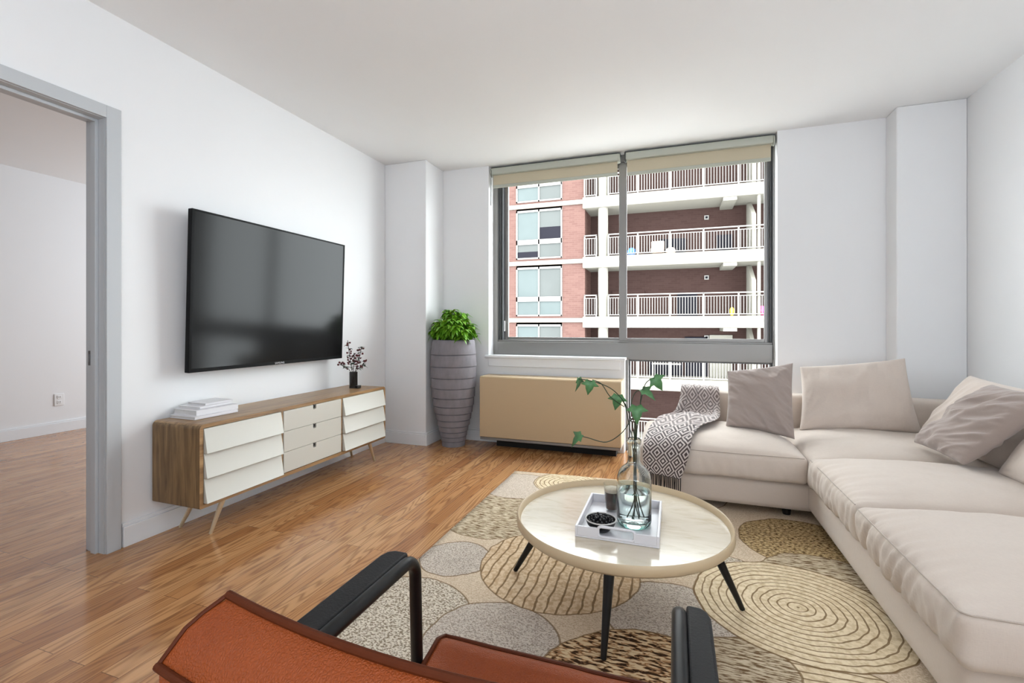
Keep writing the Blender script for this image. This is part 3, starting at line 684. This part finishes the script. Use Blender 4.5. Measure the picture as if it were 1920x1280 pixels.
# coffee glass
GC = (-.243, 1.955, tz+.0065)
G = thing('drinking_glass', GC, 'tapered clear glass of iced coffee behind the bottle on the tray', 'glass')
MB().lathe([(.001, 0), (.023, 0), (.025, .004), (.034, .112), (.0325, .112), (.0235, .008), (.001, .008)], GC, 40).build('glass_body', M_clear, G, smooth=60)
M_coffee = plain('coffee', lin(70, 44, 30), .25, .2, 20, 0); M_foam = plain('milk_foam', lin(214, 200, 178), .7, .25, 80, .5)
MB().lathe([(.001, .009), (.0228, .009), (.0288, .078), (.001, .078)], GC, 36).build('coffee', M_coffee, G, smooth=60)
MB().lathe([(.0288, .078), (.0300, .090), (.026, .094), (.001, .095)], GC, 36).build('foam', M_foam, G, smooth=60)
# berry bowl
BC = (-.258, 1.752, tz+.0065)
B = thing('bowl', BC, 'small black bowl heaped with dark berries at the front of the tray', 'bowl')
M_bowl = plain('black_stoneware', lin(18, 18, 20), .5, .1, 30, .1); M_bowlrim = plain('bowl_rim_glaze', lin(205, 202, 198), .35, .05, 30, 0)
MB().lathe([(.001, 0), (.026, 0), (.034, .006), (.050, .024), (.057, .043), (.0545, .0435), (.047, .026), (.031, .010), (.001, .008)], BC, 48).build('bowl_body', M_bowl, B, smooth=60)
MB().lathe([(.0575, .0418), (.0580, .0445), (.0560, .0462), (.0532, .0448), (.0536, .0420)], BC, 48).build('rim', M_bowlrim, B, smooth=60, label='pale grey glazed rim')
M_blue = plain('blackberry_skin', lin(14, 12, 16), .35, .3, 60, .3)
random.seed(9); proto = None; placed = []
for ring_r, cnt, zz in ((.044, 15, .040), (.033, 12, .043), (.0215, 8, .048), (.010, 4, .052), (0, 1, .056), (.027, 6, .054)):
    for k in range(cnt):
        a = 2*PI*k/cnt+ring_r*40; p = Vector((BC[0]+ring_r*math.cos(a), BC[1]+ring_r*math.sin(a), BC[2]+zz+random.uniform(-.001, .001)-.003))
        if proto is None:
            mb = MB()
            def f(u, v):
                th = v*PI; ph = u*2*PI; rr = .0058*(1+.06*noise.noise((math.sin(th)*math.cos(ph)*4, math.sin(th)*math.sin(ph)*4, math.cos(th)*4)))
                if th < .3: rr *= .86
                return (rr*math.sin(th)*math.cos(ph), rr*math.sin(th)*math.sin(ph), rr*.92*math.cos(th))
            mb.grid(f, 14, 9); proto = mb.build('berry', M_blue, None, merge=1e-5, smooth=80); o = proto
        else: o = proto.copy(); COL.objects.link(o)
        o.location = p; o.rotation_euler = (random.random()*.8, random.random()*.8, random.random()*6)
        tag(o, 'dark round berry heaped in the black bowl', 'berry', 'dark berries in the black bowl')

# ------------------------------------------------------------------ sofa
SO = thing('sofa', (1.0, 3.0, 0), 'large light beige L-shaped corner sofa along the window and right wall', 'sofa')
def rbox(x0, x1, y0, y1, z0, z1, r, res, disp=None, dome=0, bulge=0):
    mb = MB(); C = Vector(((x0+x1)/2, (y0+y1)/2, (z0+z1)/2)); H = Vector(((x1-x0)/2, (y1-y0)/2, (z1-z0)/2))
    def P(q):
        # q in [-1,1]^3 on the cube
        p = Vector((q[0]*H.x, q[1]*H.y, q[2]*H.z)); c = Vector([max(-H[i]+r, min(H[i]-r, p[i])) for i in range(3)])
        dlt = p-c; l = dlt.length
        nrm = dlt/l if l > 1e-9 else Vector((0, 0, 0))
        s = c+nrm*r if l > 1e-9 else p
        ex, ey = s.x/H.x, s.y/H.y
        k = max(0, 1-ex**4)*max(0, 1-ey**4)
        tz_ = (s.z/H.z*.5+.5)
        s.z += dome*k*max(0, tz_)
        m = 1-(s.z/H.z)**2 if abs(s.z) < H.z else 0
        s.x += bulge*ex*abs(ex)**3*m*(1-ey*ey)**.5 if abs(ey) < 1 else 0; s.y += bulge*ey*abs(ey)**3*m*(1-ex*ex)**.5 if abs(ex) < 1 else 0
        s += C
        if disp: s += nrm_or(q)*disp(s, q)
        return s
    def nrm_or(q):
        n = Vector([q[i] if abs(q[i]) > .98 else 0 for i in range(3)]); return n.normalized() if n.length else Vector((0, 0, 1))
    nx, ny, nz = [max(4, int(2*h/res)) for h in H]
    def remap(t):  # denser near the edges
        return (2*t-1)
    for ax, sg in ((2, 1), (2, -1), (0, 1), (0, -1), (1, 1), (1, -1)):
        a, b = [(1, 2), (0, 2), (0, 1)][ax]; na, nb = [(ny, nz), (nx, nz), (nx, ny)][ax]
        def fn(u, v):
            q = [0, 0, 0]; q[ax] = sg; q[a] = remap(u); q[b] = remap(v); return P(q)
        mb.grid(fn, na, nb)
    return mb
def fold(s, q, front='y', amp=.004):
    n = noise.noise((s.x*5, s.y*5, s.z*5))*.006+noise.noise((s.x*14, s.y*14, s.z*9))*.0025
    if front == 'y': t = s.x; edge = max(0, -q[1])
    else: t = s.y; edge = max(0, -q[0])
    warp = noise.noise((t*6, s.z*3, 1.7))
    e2 = edge**7; lean = s.z*.35
    rg = 1-2*abs(noise.noise(((t+lean)*17, s.z*3, 8)))-.45; n += amp*e2*rg*1.5+amp*.6*e2*noise.noise(((t-lean)*40, s.z*7, 3))+amp*.35*edge**3*noise.noise((t*24, s.x*4, 6))
    return n
mb = rbox(-.19, .76, 2.925, 3.78, .055, .212, .025, .03); mb.build('base', M_sofa, SO, merge=1e-4, smooth=60)
mb = rbox(.690, 1.775, 1.50, 3.78, .055, .222, .04, .03); mb.build('base', M_sofa, SO, merge=1e-4, smooth=60)
mb = rbox(.045, 1.79, 3.62, 3.79, .19, .60, .03, .03, lambda s, q: .002*noise.noise(s*7)); mb.build('backrest', M_sofa, SO, merge=1e-4, smooth=60)
mb = rbox(1.63, 1.79, 1.52, 3.64, .19, .60, .03, .03, lambda s, q: .002*noise.noise(s*7)); mb.build('backrest', M_sofa, SO, merge=1e-4, smooth=60)
SEATS = [(-.195, .683, 2.885, 3.64, .213, .362, .068, 'y', .003), (.69, 1.64, 2.84, 3.64, .213, .372, .065, 'y', .001),
         (.675, 1.64, 2.165, 2.85, .222, .372, .066, 'x', .0085), (.672, 1.64, 1.455, 2.168, .222, .366, .076, 'x', .0085)]
for (a, b, c, d_, e, f, dm, fr, am) in SEATS:
    mb = rbox(a, b, c, d_, e, f, .028, .011, lambda s, q, fr=fr, am=am: fold(s, q, fr, am), dome=dm, bulge=.012)
    cu = mb.build('seat_cushion', M_sofa, SO, merge=2e-4, smooth=80)
    zz = f-.004; i = .006
    pts = [(a+i, c+.03), (a+i, d_-.03)] if fr == 'x' else [(a+.03, c+i), (b-.03, c+i)]
    def seam(p0, p1, n=50):
        out = []
        for k in range(n+1):
            t = k/n; x = p0[0]+(p1[0]-p0[0])*t; y = p0[1]+(p1[1]-p0[1])*t
            out.append((x, y, zz+.002*noise.noise((x*8, y*8, 2))))
        return out
    if c < 1.5:
        P_ = seam((a, d_-.02), (a, c+.028))[:-1]+[(a+.026+p[0], c+.026+p[1], zz) for p in arc(0, 0, .028, 180, 270, 6)]+seam((a+.03, c), (b-.03, c))
    elif fr == 'x': P_ = seam((a+.0, c+.02), (a+.0, d_-.02))
    else: P_ = seam((a+.02, c+.0), (b-.02, c+.0))
    MB().tube(P_, .0022, 6).build('seam', M_seam, cu)
for x, y in ((-.12, 3.0), (-.12, 3.7), (.6, 3.0), (.80, 1.62), (1.68, 1.62), (1.68, 3.7), (.82, 3.7)):
    MB().lathe([(.02, 0), (.024, .044)], (x, y, .0115), 16, (True, True)).build('foot', M_black, SO)

# pillows
def pillow(name, cs, T_, m, label, seed, pinch=.05, amp=.010, dirn=(1, .6), group=None, cat='cushion', seamline=True, sag=0):
    TLc, TRc, BRc, BLc = [Vector(c) for c in cs]; C = (TLc+TRc+BRc+BLc)/4
    nrm = ((TRc+BRc)-(TLc+BLc)).cross((TLc+TRc)-(BLc+BRc)).normalized()
    if nrm.dot(Vector((0, 0, 1.075))-C) < 0: nrm = -nrm
    N = 64; mb = MB()
    def pos(u, v, sg):
        a, b = 2*u-1, 2*v-1
        aa = a*(1-pinch*(1-b*b)); bb = b*(1-pinch*(1-a*a))
        uu, vv = aa*.5+.5, bb*.5+.5
        p = BLc.lerp(BRc, uu).lerp(TLc.lerp(TRc, uu), vv)
        k = max(0, (1-a*a))*max(0, (1-b*b)); t = T_*(k**.42)
        n1 = noise.noise((a*1.6+seed, b*1.6, sg*2.0))
        ed = 1-k
        # soft folds: ridged noise stretched along a direction
        ca, cb = dirn[0]*a+dirn[1]*b, -dirn[1]*a+dirn[0]*b
        rid = 1-abs(noise.noise((ca*1.1+seed, cb*3.6, seed*.7)))*2.2
        fine = noise.noise((ca*4+seed, cb*14, seed))
        wr = amp*(rid-.4)*min(1, k*6)+amp*.35*fine*min(1, k*10)*(.4+ed)
        return p+nrm*sg*(t*.5*(1+.25*n1)+wr*(1 if sg > 0 else .4))+Vector((0, 0, -sag*k))
    mb.grid(lambda u, v: pos(u, v, 1), N, N); mb.grid(lambda u, v: pos(u, v, -1), N, N, True)
    o = mb.build(name, m, None, merge=1e-5, smooth=100, subsurf=1)
    tag(o, label, cat, group); return o
pillow('cushion', [(.79, 3.575, .80), (1.375, 3.585, .872), (1.405, 3.44, .425), (.755, 3.43, .402)], .17, M_cushion, 'large light beige back cushion leaning in front of the window wall pillar', 2.3, .05, .007, (.2, 1))
pillow('throw_pillow', [(.332, 3.42, .772), (.722, 3.42, .838), (.690, 3.22, .385), (.312, 3.28, .43)], .14, M_pillow, 'square taupe pillow at the back of the sofa, beside the draped throw', 5.1, .05, .016, (.8, -.55))
pillow('cushion', [(1.52, 3.21, .805), (1.56, 2.55, .775), (1.40, 2.50, .415), (1.37, 3.42, .42)], .20, M_cushion, 'large light beige back cushion in the sofa corner, behind the tilted taupe pillow', 8.7, .05, .006, (.4, 1))
pillow('throw_pillow', [(1.385, 2.755, .805), (1.35, 2.33, .81), (1.21, 2.61, .455), (1.20, 3.04, .455)], .15, M_pillow, 'tilted taupe pillow propped up in the right corner of the sofa', 3.4, .04, .016, (.9, .5))
pillow('cushion', [(1.54, 2.52, .785), (1.54, 1.85, .80), (1.33, 1.82, .435), (1.33, 2.62, .42)], .22, M_cushion, 'light beige back cushion against the right wall, nearest the picture edge', 6.2, .05, .005, (.4, 1))

# throw blanket
def throw_mat():
    m, b, t = mat('woven_throw', lin(170, 158, 154), .95, spec=.1, Sheen_Weight=.3)
    tc = t.new('ShaderNodeTexCoord'); sep = t.new('ShaderNodeSeparateXYZ'); t.link(tc.outputs['UV'], sep.inputs[0])
    U, V_ = sep.outputs[0], sep.outputs[1]
    nu = t.math('MULTIPLY', U, 3.2); nv = t.math('MULTIPLY', V_, 9.5)
    fx = t.math('ABSOLUTE', t.math('SUBTRACT', t.math('FRACT', nu), .5)); fy = t.math('ABSOLUTE', t.math('SUBTRACT', t.math('FRACT', nv), .5))
    dd = t.math('ADD', fx, fy)
    s = t.math('SINE', t.math('MULTIPLY', dd, 25.1)); band = t.math('GREATER_THAN', s, .05)
    # smaller pattern with less contrast in the upper part
    up = t.math('MULTIPLY', t.math('LESS_THAN', V_, .62), .55)
    dark = t.mix(up, lin(62, 50, 50), lin(150, 138, 134)); light = t.mix(up, lin(208, 196, 190), lin(200, 188, 183))
    fac = t.mix(t.math('MULTIPLY', t.noise(t.coord(), 500, 2), .25), t.mix(band, dark, light), lin(150, 136, 132))
    t.link(fac, b.inputs['Base Color']); t.bump(t.math('ADD', band, t.noise(t.coord(), 300, 2)), .5, .0015, b); return m
M_throw = throw_mat()
rows = [((.06, 3.80, .44), (.30, 3.80, .46)), ((.055, 3.80, .58), (.30, 3.80, .58)), ((.05, 3.72, .622), (.30, 3.72, .62)), ((.048, 3.625, .616), (.30, 3.61, .612)),
        ((.035, 3.585, .52), (.30, 3.56, .52)), ((-.01, 3.52, .432), (.295, 3.46, .455)), ((-.10, 3.34, .424), (.25, 3.25, .455)), ((-.145, 3.12, .412), (.16, 3.10, .442)),
        ((-.168, 2.95, .385), (.105, 2.95, .412)), ((-.172, 2.868, .345), (.085, 2.858, .355)), ((-.172, 2.852, .28), (.062, 2.845, .275)), ((-.155, 2.846, .215), (.035, 2.843, .195))]
Lc = catmull([r_[0] for r_ in rows], 9); Rc = catmull([r_[1] for r_ in rows], 9); nv = len(Lc)-1; nu = 46
mb = MB(); uv = []
for j in range(nv+1):
    v = j/nv; a, b = Lc[j], Rc[j]; tv_ = (Lc[min(j+1, nv)]-Lc[max(j-1, 0)]); ac = (b-a); nn = ac.cross(tv_).normalized()
    if nn.z+(-nn.y)*.6 < 0: nn = -nn
    mid = math.exp(-((v-.42)/.2)**2); low = max(0, (v-.75)/.25)
    for i in range(nu+1):
        u = i/nu; p = a.lerp(b, u)
        h = .016*mid*(math.sin(u*17+v*10)+.6*math.sin(u*29-v*16+1))+.007*(math.sin(u*13+v*4+2))+.012*noise.noise((u*4, v*9, 3))
        h = abs(h)*.9+.008+.03*math.exp(-((v-.52)/.05)**2)*max(0, math.sin(u*PI))
        mb.v.append(tuple(p+nn*(h*(1-.5*low)))); uv.append((u, v))
for j in range(nv):
    for i in range(nu):
        q = j*(nu+1)+i; mb.f.append((q, q+1, q+nu+2, q+nu+1)); mb.mi.append(0)
th = thing('throw_blanket', (.05, 3.2, .4), 'grey and white diamond-patterned throw draped over the left end of the sofa', 'blanket')
mb.uv = uv; cl = mb.build('cloth', M_throw, th, smooth=180, solid=.004)
M_fringe = plain('dark_fringe', lin(48, 40, 38), .9, .3, 80, .3)
mb = MB(); random.seed(3); last = [Vector(mb_) for mb_ in cl.data.vertices and [tuple(v_.co+Vector(th['_o'])) for v_ in list(cl.data.vertices)[-(nu+1):]]]
for k in range(22):
    p = last[int(k/21*nu)]; ln = random.uniform(.075, .09); dx = random.uniform(-.006, .006)
    mb.tube([p+Vector((0, -.001, .004)), p+Vector((dx*.5, -.006, -ln*.5)), p+Vector((dx, -.004, -ln))], [.0028, .0032, .0024], 6)
mb.build('fringe', M_fringe, th, label='dark hanging tassel fringe')

# ------------------------------------------------------------------ armchair
AC_ = thing('armchair', (-.25, .65, 0), 'cognac leather armchair with black tubular frame, seen from behind', 'armchair')
def frame(x):
    pts = [(x, .46, .50), (x, .44, .55), (x, .45, .59), (x, .49, .602), (x, .62, .602), (x, .76, .602)]
    pts += [(x, .80+p[0], .562+p[1]) for p in arc(0, 0, .04, 90, 0, 7)]
    pts += [(x, .842, .50), (x, .85, .3), (x, .855, .07)]+[(x, .815+p[0], .065+p[1]) for p in arc(0, 0, .04, 0, -90, 6)]
    pts += [(x, .6, .025), (x, .36, .025)]+[(x, .34+p[0], .065+p[1]) for p in arc(0, 0, .04, -90, -180, 6)][1:]+[(x, .34, .2), (x, .46, .50)]
    return MB().tube(pts, .0125, 14)
FX = (-.502, .008)
for x in FX: frame(x).build('side_frame', M_black, AC_, smooth=60)
for i, x in enumerate(FX):
    a, b = (x-.062, x-.013) if i == 0 else (x+.011, x+.048)
    pl = [(a, .43), (b, .43), (b, .835)]+([(a+.018, .835), (a+.005, .825), (a, .805)] if i == 0 else [])
    if i == 1: pl = [(a, .43), (b, .43), (b, .805), (b-.005, .822), (b-.014, .83), (a, .832)]
    MB().extrude(pl, 2, .585, .610).build('armrest', M_pad, AC_, bevel=.005, seg=3)
mb = MB()
for y, z in ((.84, .34), (.42, .25)): MB().tube([(FX[0], y, z), (FX[1], y, z)], .011, 12).build('cross_bar', M_black, AC_)
# seat: leather sling with a rolled front, dished in the middle
sx0, sx1 = -.484, -.010
def seatf(top):
    def f(u, v):
        x = sx0+(sx1-sx0)*u; e = 1-(2*u-1)**4
        y = .935-.50*v
        prof = .402-.10*v
        z = prof-.030*e*(1-(2*v-1)**6)*(min(1, v*7))
        if v < .06: z -= (.06-v)*.35; y += 0
        z += .0015*noise.noise((x*20, y*20, 1))
        return (x, y, z if top else prof-.052)
    return f
mb = MB(); mb.grid(seatf(True), 40, 40); mb.grid(seatf(False), 40, 40, True)
for (u0, v0, u1, v1) in ((0, 0, 1, 0), (0, 1, 1, 1), (0, 0, 0, 1), (1, 0, 1, 1)):
    mb.grid(lambda a, b: tuple(Vector(seatf(True)(u0+(u1-u0)*a, v0+(v1-v0)*a)).lerp(Vector(seatf(False)(u0+(u1-u0)*a, v0+(v1-v0)*a)), b)), 40, 3)
st = mb.build('seat', M_leather, AC_, merge=1e-5, smooth=70, bevel=.008, seg=3)
ft = seatf(True)
MB().tube([Vector(ft(0, 1-k/30)) for k in range(30)]+[Vector(ft(k/40, 0))+Vector((0, 0, .001)) for k in range(41)]+[Vector(ft(1, k/30)) for k in range(30)], .005, 8).build('seat_piping', M_leatherdark, st)
# backrest: thick padded panel
def bk(u):
    s_ = 2*u-1; bow = .018*(1-s_*s_); dip = .014*(1-s_*s_)
    xt = -.533+.58*u; xb = -.568+.65*u; tilt = .0
    front_top = Vector((xt, .440-bow, .733-dip)); crest = Vector((xt*.6+xb*.4, .418-bow, .722-dip*.8))
    rear_top = Vector((xb, .378-bow, .679-dip)); rear_low = Vector((xb*.92-.02, .425, .30)); front_low = Vector((xt*.97, .500, .32))
    mid = Vector(((xt+xb)/2-.003*(-s_), .400-bow, .712-dip))
    front_mid = Vector((xt, .455-bow*.5+.005, .52))
    return [front_top, crest, mid, rear_top, Vector((xb*.98-.006, .372-bow*.8, .60)), rear_low, front_low, front_mid]
NU = 50; secs = [bk(k/NU) for k in range(NU+1)]; m_ = len(secs[0])
mb = MB(); vs = [p for s_ in secs for p in s_]; fs = []
for k in range(NU):
    for i in range(m_):
        j = (i+1) % m_; fs.append((k*m_+i, k*m_+j, (k+1)*m_+j, (k+1)*m_+i))
fs.append(tuple(range(m_-1, -1, -1))); fs.append(tuple(range(NU*m_, NU*m_+m_))); mb.add(vs, fs)
bk_o = mb.build('backrest', M_leather, AC_, smooth=75, bevel=.004, seg=3)
MB().tube([s_[0]+Vector((0, 0, .002)) for s_ in secs], .0052, 10).build('piping', M_leatherdark, bk_o)
MB().tube([s_[3]+Vector((0, -.001, 0)) for s_ in secs], .0048, 10).build('piping', M_leatherdark, bk_o)
MB().tube([secs[0][0]+Vector((0, 0, .002)), secs[0][1], secs[0][2], secs[0][3]], .003, 8).build('piping', M_leatherdark, bk_o)

# ================================================================== OUTSIDE
mb = MB(); mb.box(-60, 60, 4.6, 80, -14.2, -14); struct('ground', mb, plain('street', lin(150, 148, 144), .9), smooth=0)
BD = thing('apartment_building', (0, 22.5, -14), 'sunlit red-brick apartment building with white balconies across the street', 'building')
YF = 22.5; FL = [1.50+2.88*k for k in range(-5, 4)]
mb = MB()
wins = [(-7.616, -5.232), (-12.4, -10.0)]
mb.box(-5.232, -4.10, 22.6, 24.3, -14, 10.2); mb.box(-10.0, -7.616, 22.6, 24.3, -14, 10.2); mb.box(-13.5, -12.4, 22.6, 24.3, -14, 10.2)
for z in FL:
    for a, b in wins: mb.box(a, b, 22.6, 22.9, z-.45, z+.045); mb.box(a, b, 22.6, 22.9, z+2.51, z+2.6)
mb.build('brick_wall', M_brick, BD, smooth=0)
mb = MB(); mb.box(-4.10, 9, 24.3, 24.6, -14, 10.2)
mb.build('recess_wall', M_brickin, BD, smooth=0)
random.seed(2)
for k, z in enumerate(FL):
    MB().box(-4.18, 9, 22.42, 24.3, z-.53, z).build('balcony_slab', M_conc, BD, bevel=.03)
    if -3 < z < 13:
        MB().box(2.05, 2.6, 22.5, 24.3, z-.68, z-.53).build('drip_beam', M_conc, BD)
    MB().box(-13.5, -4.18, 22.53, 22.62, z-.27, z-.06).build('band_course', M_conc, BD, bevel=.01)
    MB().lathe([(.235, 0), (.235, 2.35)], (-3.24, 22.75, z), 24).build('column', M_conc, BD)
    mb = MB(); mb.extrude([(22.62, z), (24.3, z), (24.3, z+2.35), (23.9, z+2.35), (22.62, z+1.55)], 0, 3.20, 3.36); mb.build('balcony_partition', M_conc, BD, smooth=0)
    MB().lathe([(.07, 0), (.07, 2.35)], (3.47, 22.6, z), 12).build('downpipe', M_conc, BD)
    if -4.5 < z < 9:
        for (a, b) in ((-4.12, -3.50), (-2.98, 6.2)):
            mb = MB(); mb.box(a, b, 22.47, 22.53, z+1.0, z+1.05); mb.box(a, b, 22.48, 22.52, z+.87, z+.90); mb.box(a, b, 22.48, 22.52, z+.06, z+.10)
            nP = int((b-a)/.118)
            for i in range(nP+1):
                x = a+(b-a)*i/nP; mb.box(x-.012, x+.012, 22.49, 22.51, z+.08, z+.89)
            px_ = [q for q in [-1.60+1.42*i for i in range(6)] if a < q < b]+[a+.03, b-.03]
            for x in px_: mb.box(x-.03, x+.03, 22.47, 22.53, z, z+1.03)
            mb.build('railing', M_rail, BD)
    if -4.5 < z < 9:
        for (a, b) in wins:
            mb = MB(); c = (a+b)/2; f0 = 22.56
            for x in (a, c-.03, b-.06): mb.box(x, x+.07, f0, f0+.1, z+.045, z+2.51)
            for zz, hh in ((z+.045, .07), (z+.78, .24), (z+2.41, .1)): mb.box(a, b, f0, f0+.1, zz, zz+hh)
            f = mb.build('window', M_rail, BD)
            for (xa, xb_) in ((a+.07, c-.03), (c+.04, b-.06)):
                MB().box(xa, xb_, f0+.05, f0+.07, z+.115, z+.78).build('pane', random.choice([M_winpane, M_winpane2]), f)
                MB().box(xa, xb_, f0+.05, f0+.07, z+1.02, z+2.41).build('pane', M_winpane if xa < c-.1 else M_winpane2, f)
            if abs(z-4.38) < .01 and a > -8:
                MB().box(c+.04, b-.06, f0+.04, f0+.05, z+1.02, z+1.62).build('blind_gap', M_windark, f); MB().box(a+.07, c-.03, f0+.04, f0+.05, z+.115, z+.42).build('blind_gap', M_windark, f)
        lm = MB(); lm.box(1.37, 1.57, 24.22, 24.3, z+1.78, z+1.98); lf = lm.build('wall_light', M_rail, BD)
        MB().box(1.42, 1.52, 24.2, 24.22, z+1.83, z+1.93).build('lens', M_windark, lf)
z = 4.38
MB().box(-.7, .55, 24.2, 24.3, z, z+.95).build('dark_door', M_windark, BD)
MB().box(1.9, 2.6, 24.2, 24.3, z, z+1.0).build('dark_door', M_windark, BD)
z = 1.5
MB().box(.15, 1.05, 24.2, 24.3, z, z+1.15).build('dark_door', M_windark, BD)
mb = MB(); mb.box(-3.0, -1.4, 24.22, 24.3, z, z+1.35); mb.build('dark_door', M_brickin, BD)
z = 1.5-2.88
MB().box(.5, 1.5, 24.2, 24.3, z, z+1.9).build('dark_door', M_windark, BD); MB().box(-1.2, .4, 24.2, 24.3, z, z+1.0).build('dark_door', M_windark, BD)
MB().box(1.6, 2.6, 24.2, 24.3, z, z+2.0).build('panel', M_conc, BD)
def small(name, mb, m, label, cat): return tag(mb.build(name, m, None, bevel=.02), label, cat)
M_blue2 = plain('blue_plastic', lin(70, 120, 190), .5); M_pink = plain('pink_plastic', lin(220, 60, 130), .5); M_yel = plain('yellow_plastic', lin(220, 190, 60), .5); M_peach = plain('peach_upholstery', lin(226, 196, 176), .9)
def bag(c, r, h, seed):
    mb = MB()
    def f(u, v):
        ph = u*2*PI; th = v*PI; k = 1+.25*noise.noise((math.cos(ph)*2+seed, math.sin(ph)*2, th*2))
        return (c[0]+r*k*math.sin(th)*math.cos(ph), c[1]+r*k*math.sin(th)*math.sin(ph), c[2]+h*.5*(1-math.cos(th)))
    mb.grid(f, 16, 10); return mb
o = bag((-1.93, 23.0, 4.38), .2, .42, 1).build('storage_bag', M_blue2, None, merge=1e-4); tag(o, 'blue bag on the middle balcony across the street', 'bag')
pc = thing('patio_chair', (-.75, 23.2, 4.38), 'peach upholstered patio chair on the middle balcony across the street', 'chair')
MB().box(-1.05, -.45, 23.0, 23.6, 4.5, 4.75).build('seat', M_peach, pc, bevel=.05); MB().box(-1.05, -.45, 23.55, 23.7, 4.7, 5.15).build('backrest', M_peach, pc, bevel=.05)
for x in (-1.0, -.5):
    for y in (23.05, 23.55): MB().box(x-.02, x+.02, y-.02, y+.02, 4.38, 4.5).build('leg', M_windark, pc)
o = bag((-.15, 23.1, 4.38), .22, .36, 5).build('floor_cushion', M_peach, None, merge=1e-4); tag(o, 'rounded peach cushion beside the patio chair across the street', 'cushion')
o = bag((2.45, 23.0, 1.5), .1, .4, 3).build('toy', M_yel, None, merge=1e-4); tag(o, 'small yellow object on the lower balcony across the street', 'toy')
o = bag((3.62, 22.85, 1.5), .14, .45, 4).build('toy', M_pink, None, merge=1e-4); tag(o, 'small pink object by the downpipe on the lower balcony', 'toy')
tb_ = thing('patio_table', (-1.0, 23.2, -1.38), 'pale patio table on the balcony seen through the low window', 'table')
MB().box(-1.0, .3, 22.9, 23.5, -.75, -.70).build('tabletop', M_rail, tb_)
for x in (-.95, .25):
    for y in (22.95, 23.45): MB().box(x-.02, x+.02, y-.02, y+.02, -1.38, -.75).build('leg', M_rail, tb_)

for o in bpy.data.objects:
    if '_o' in o: del o['_o']
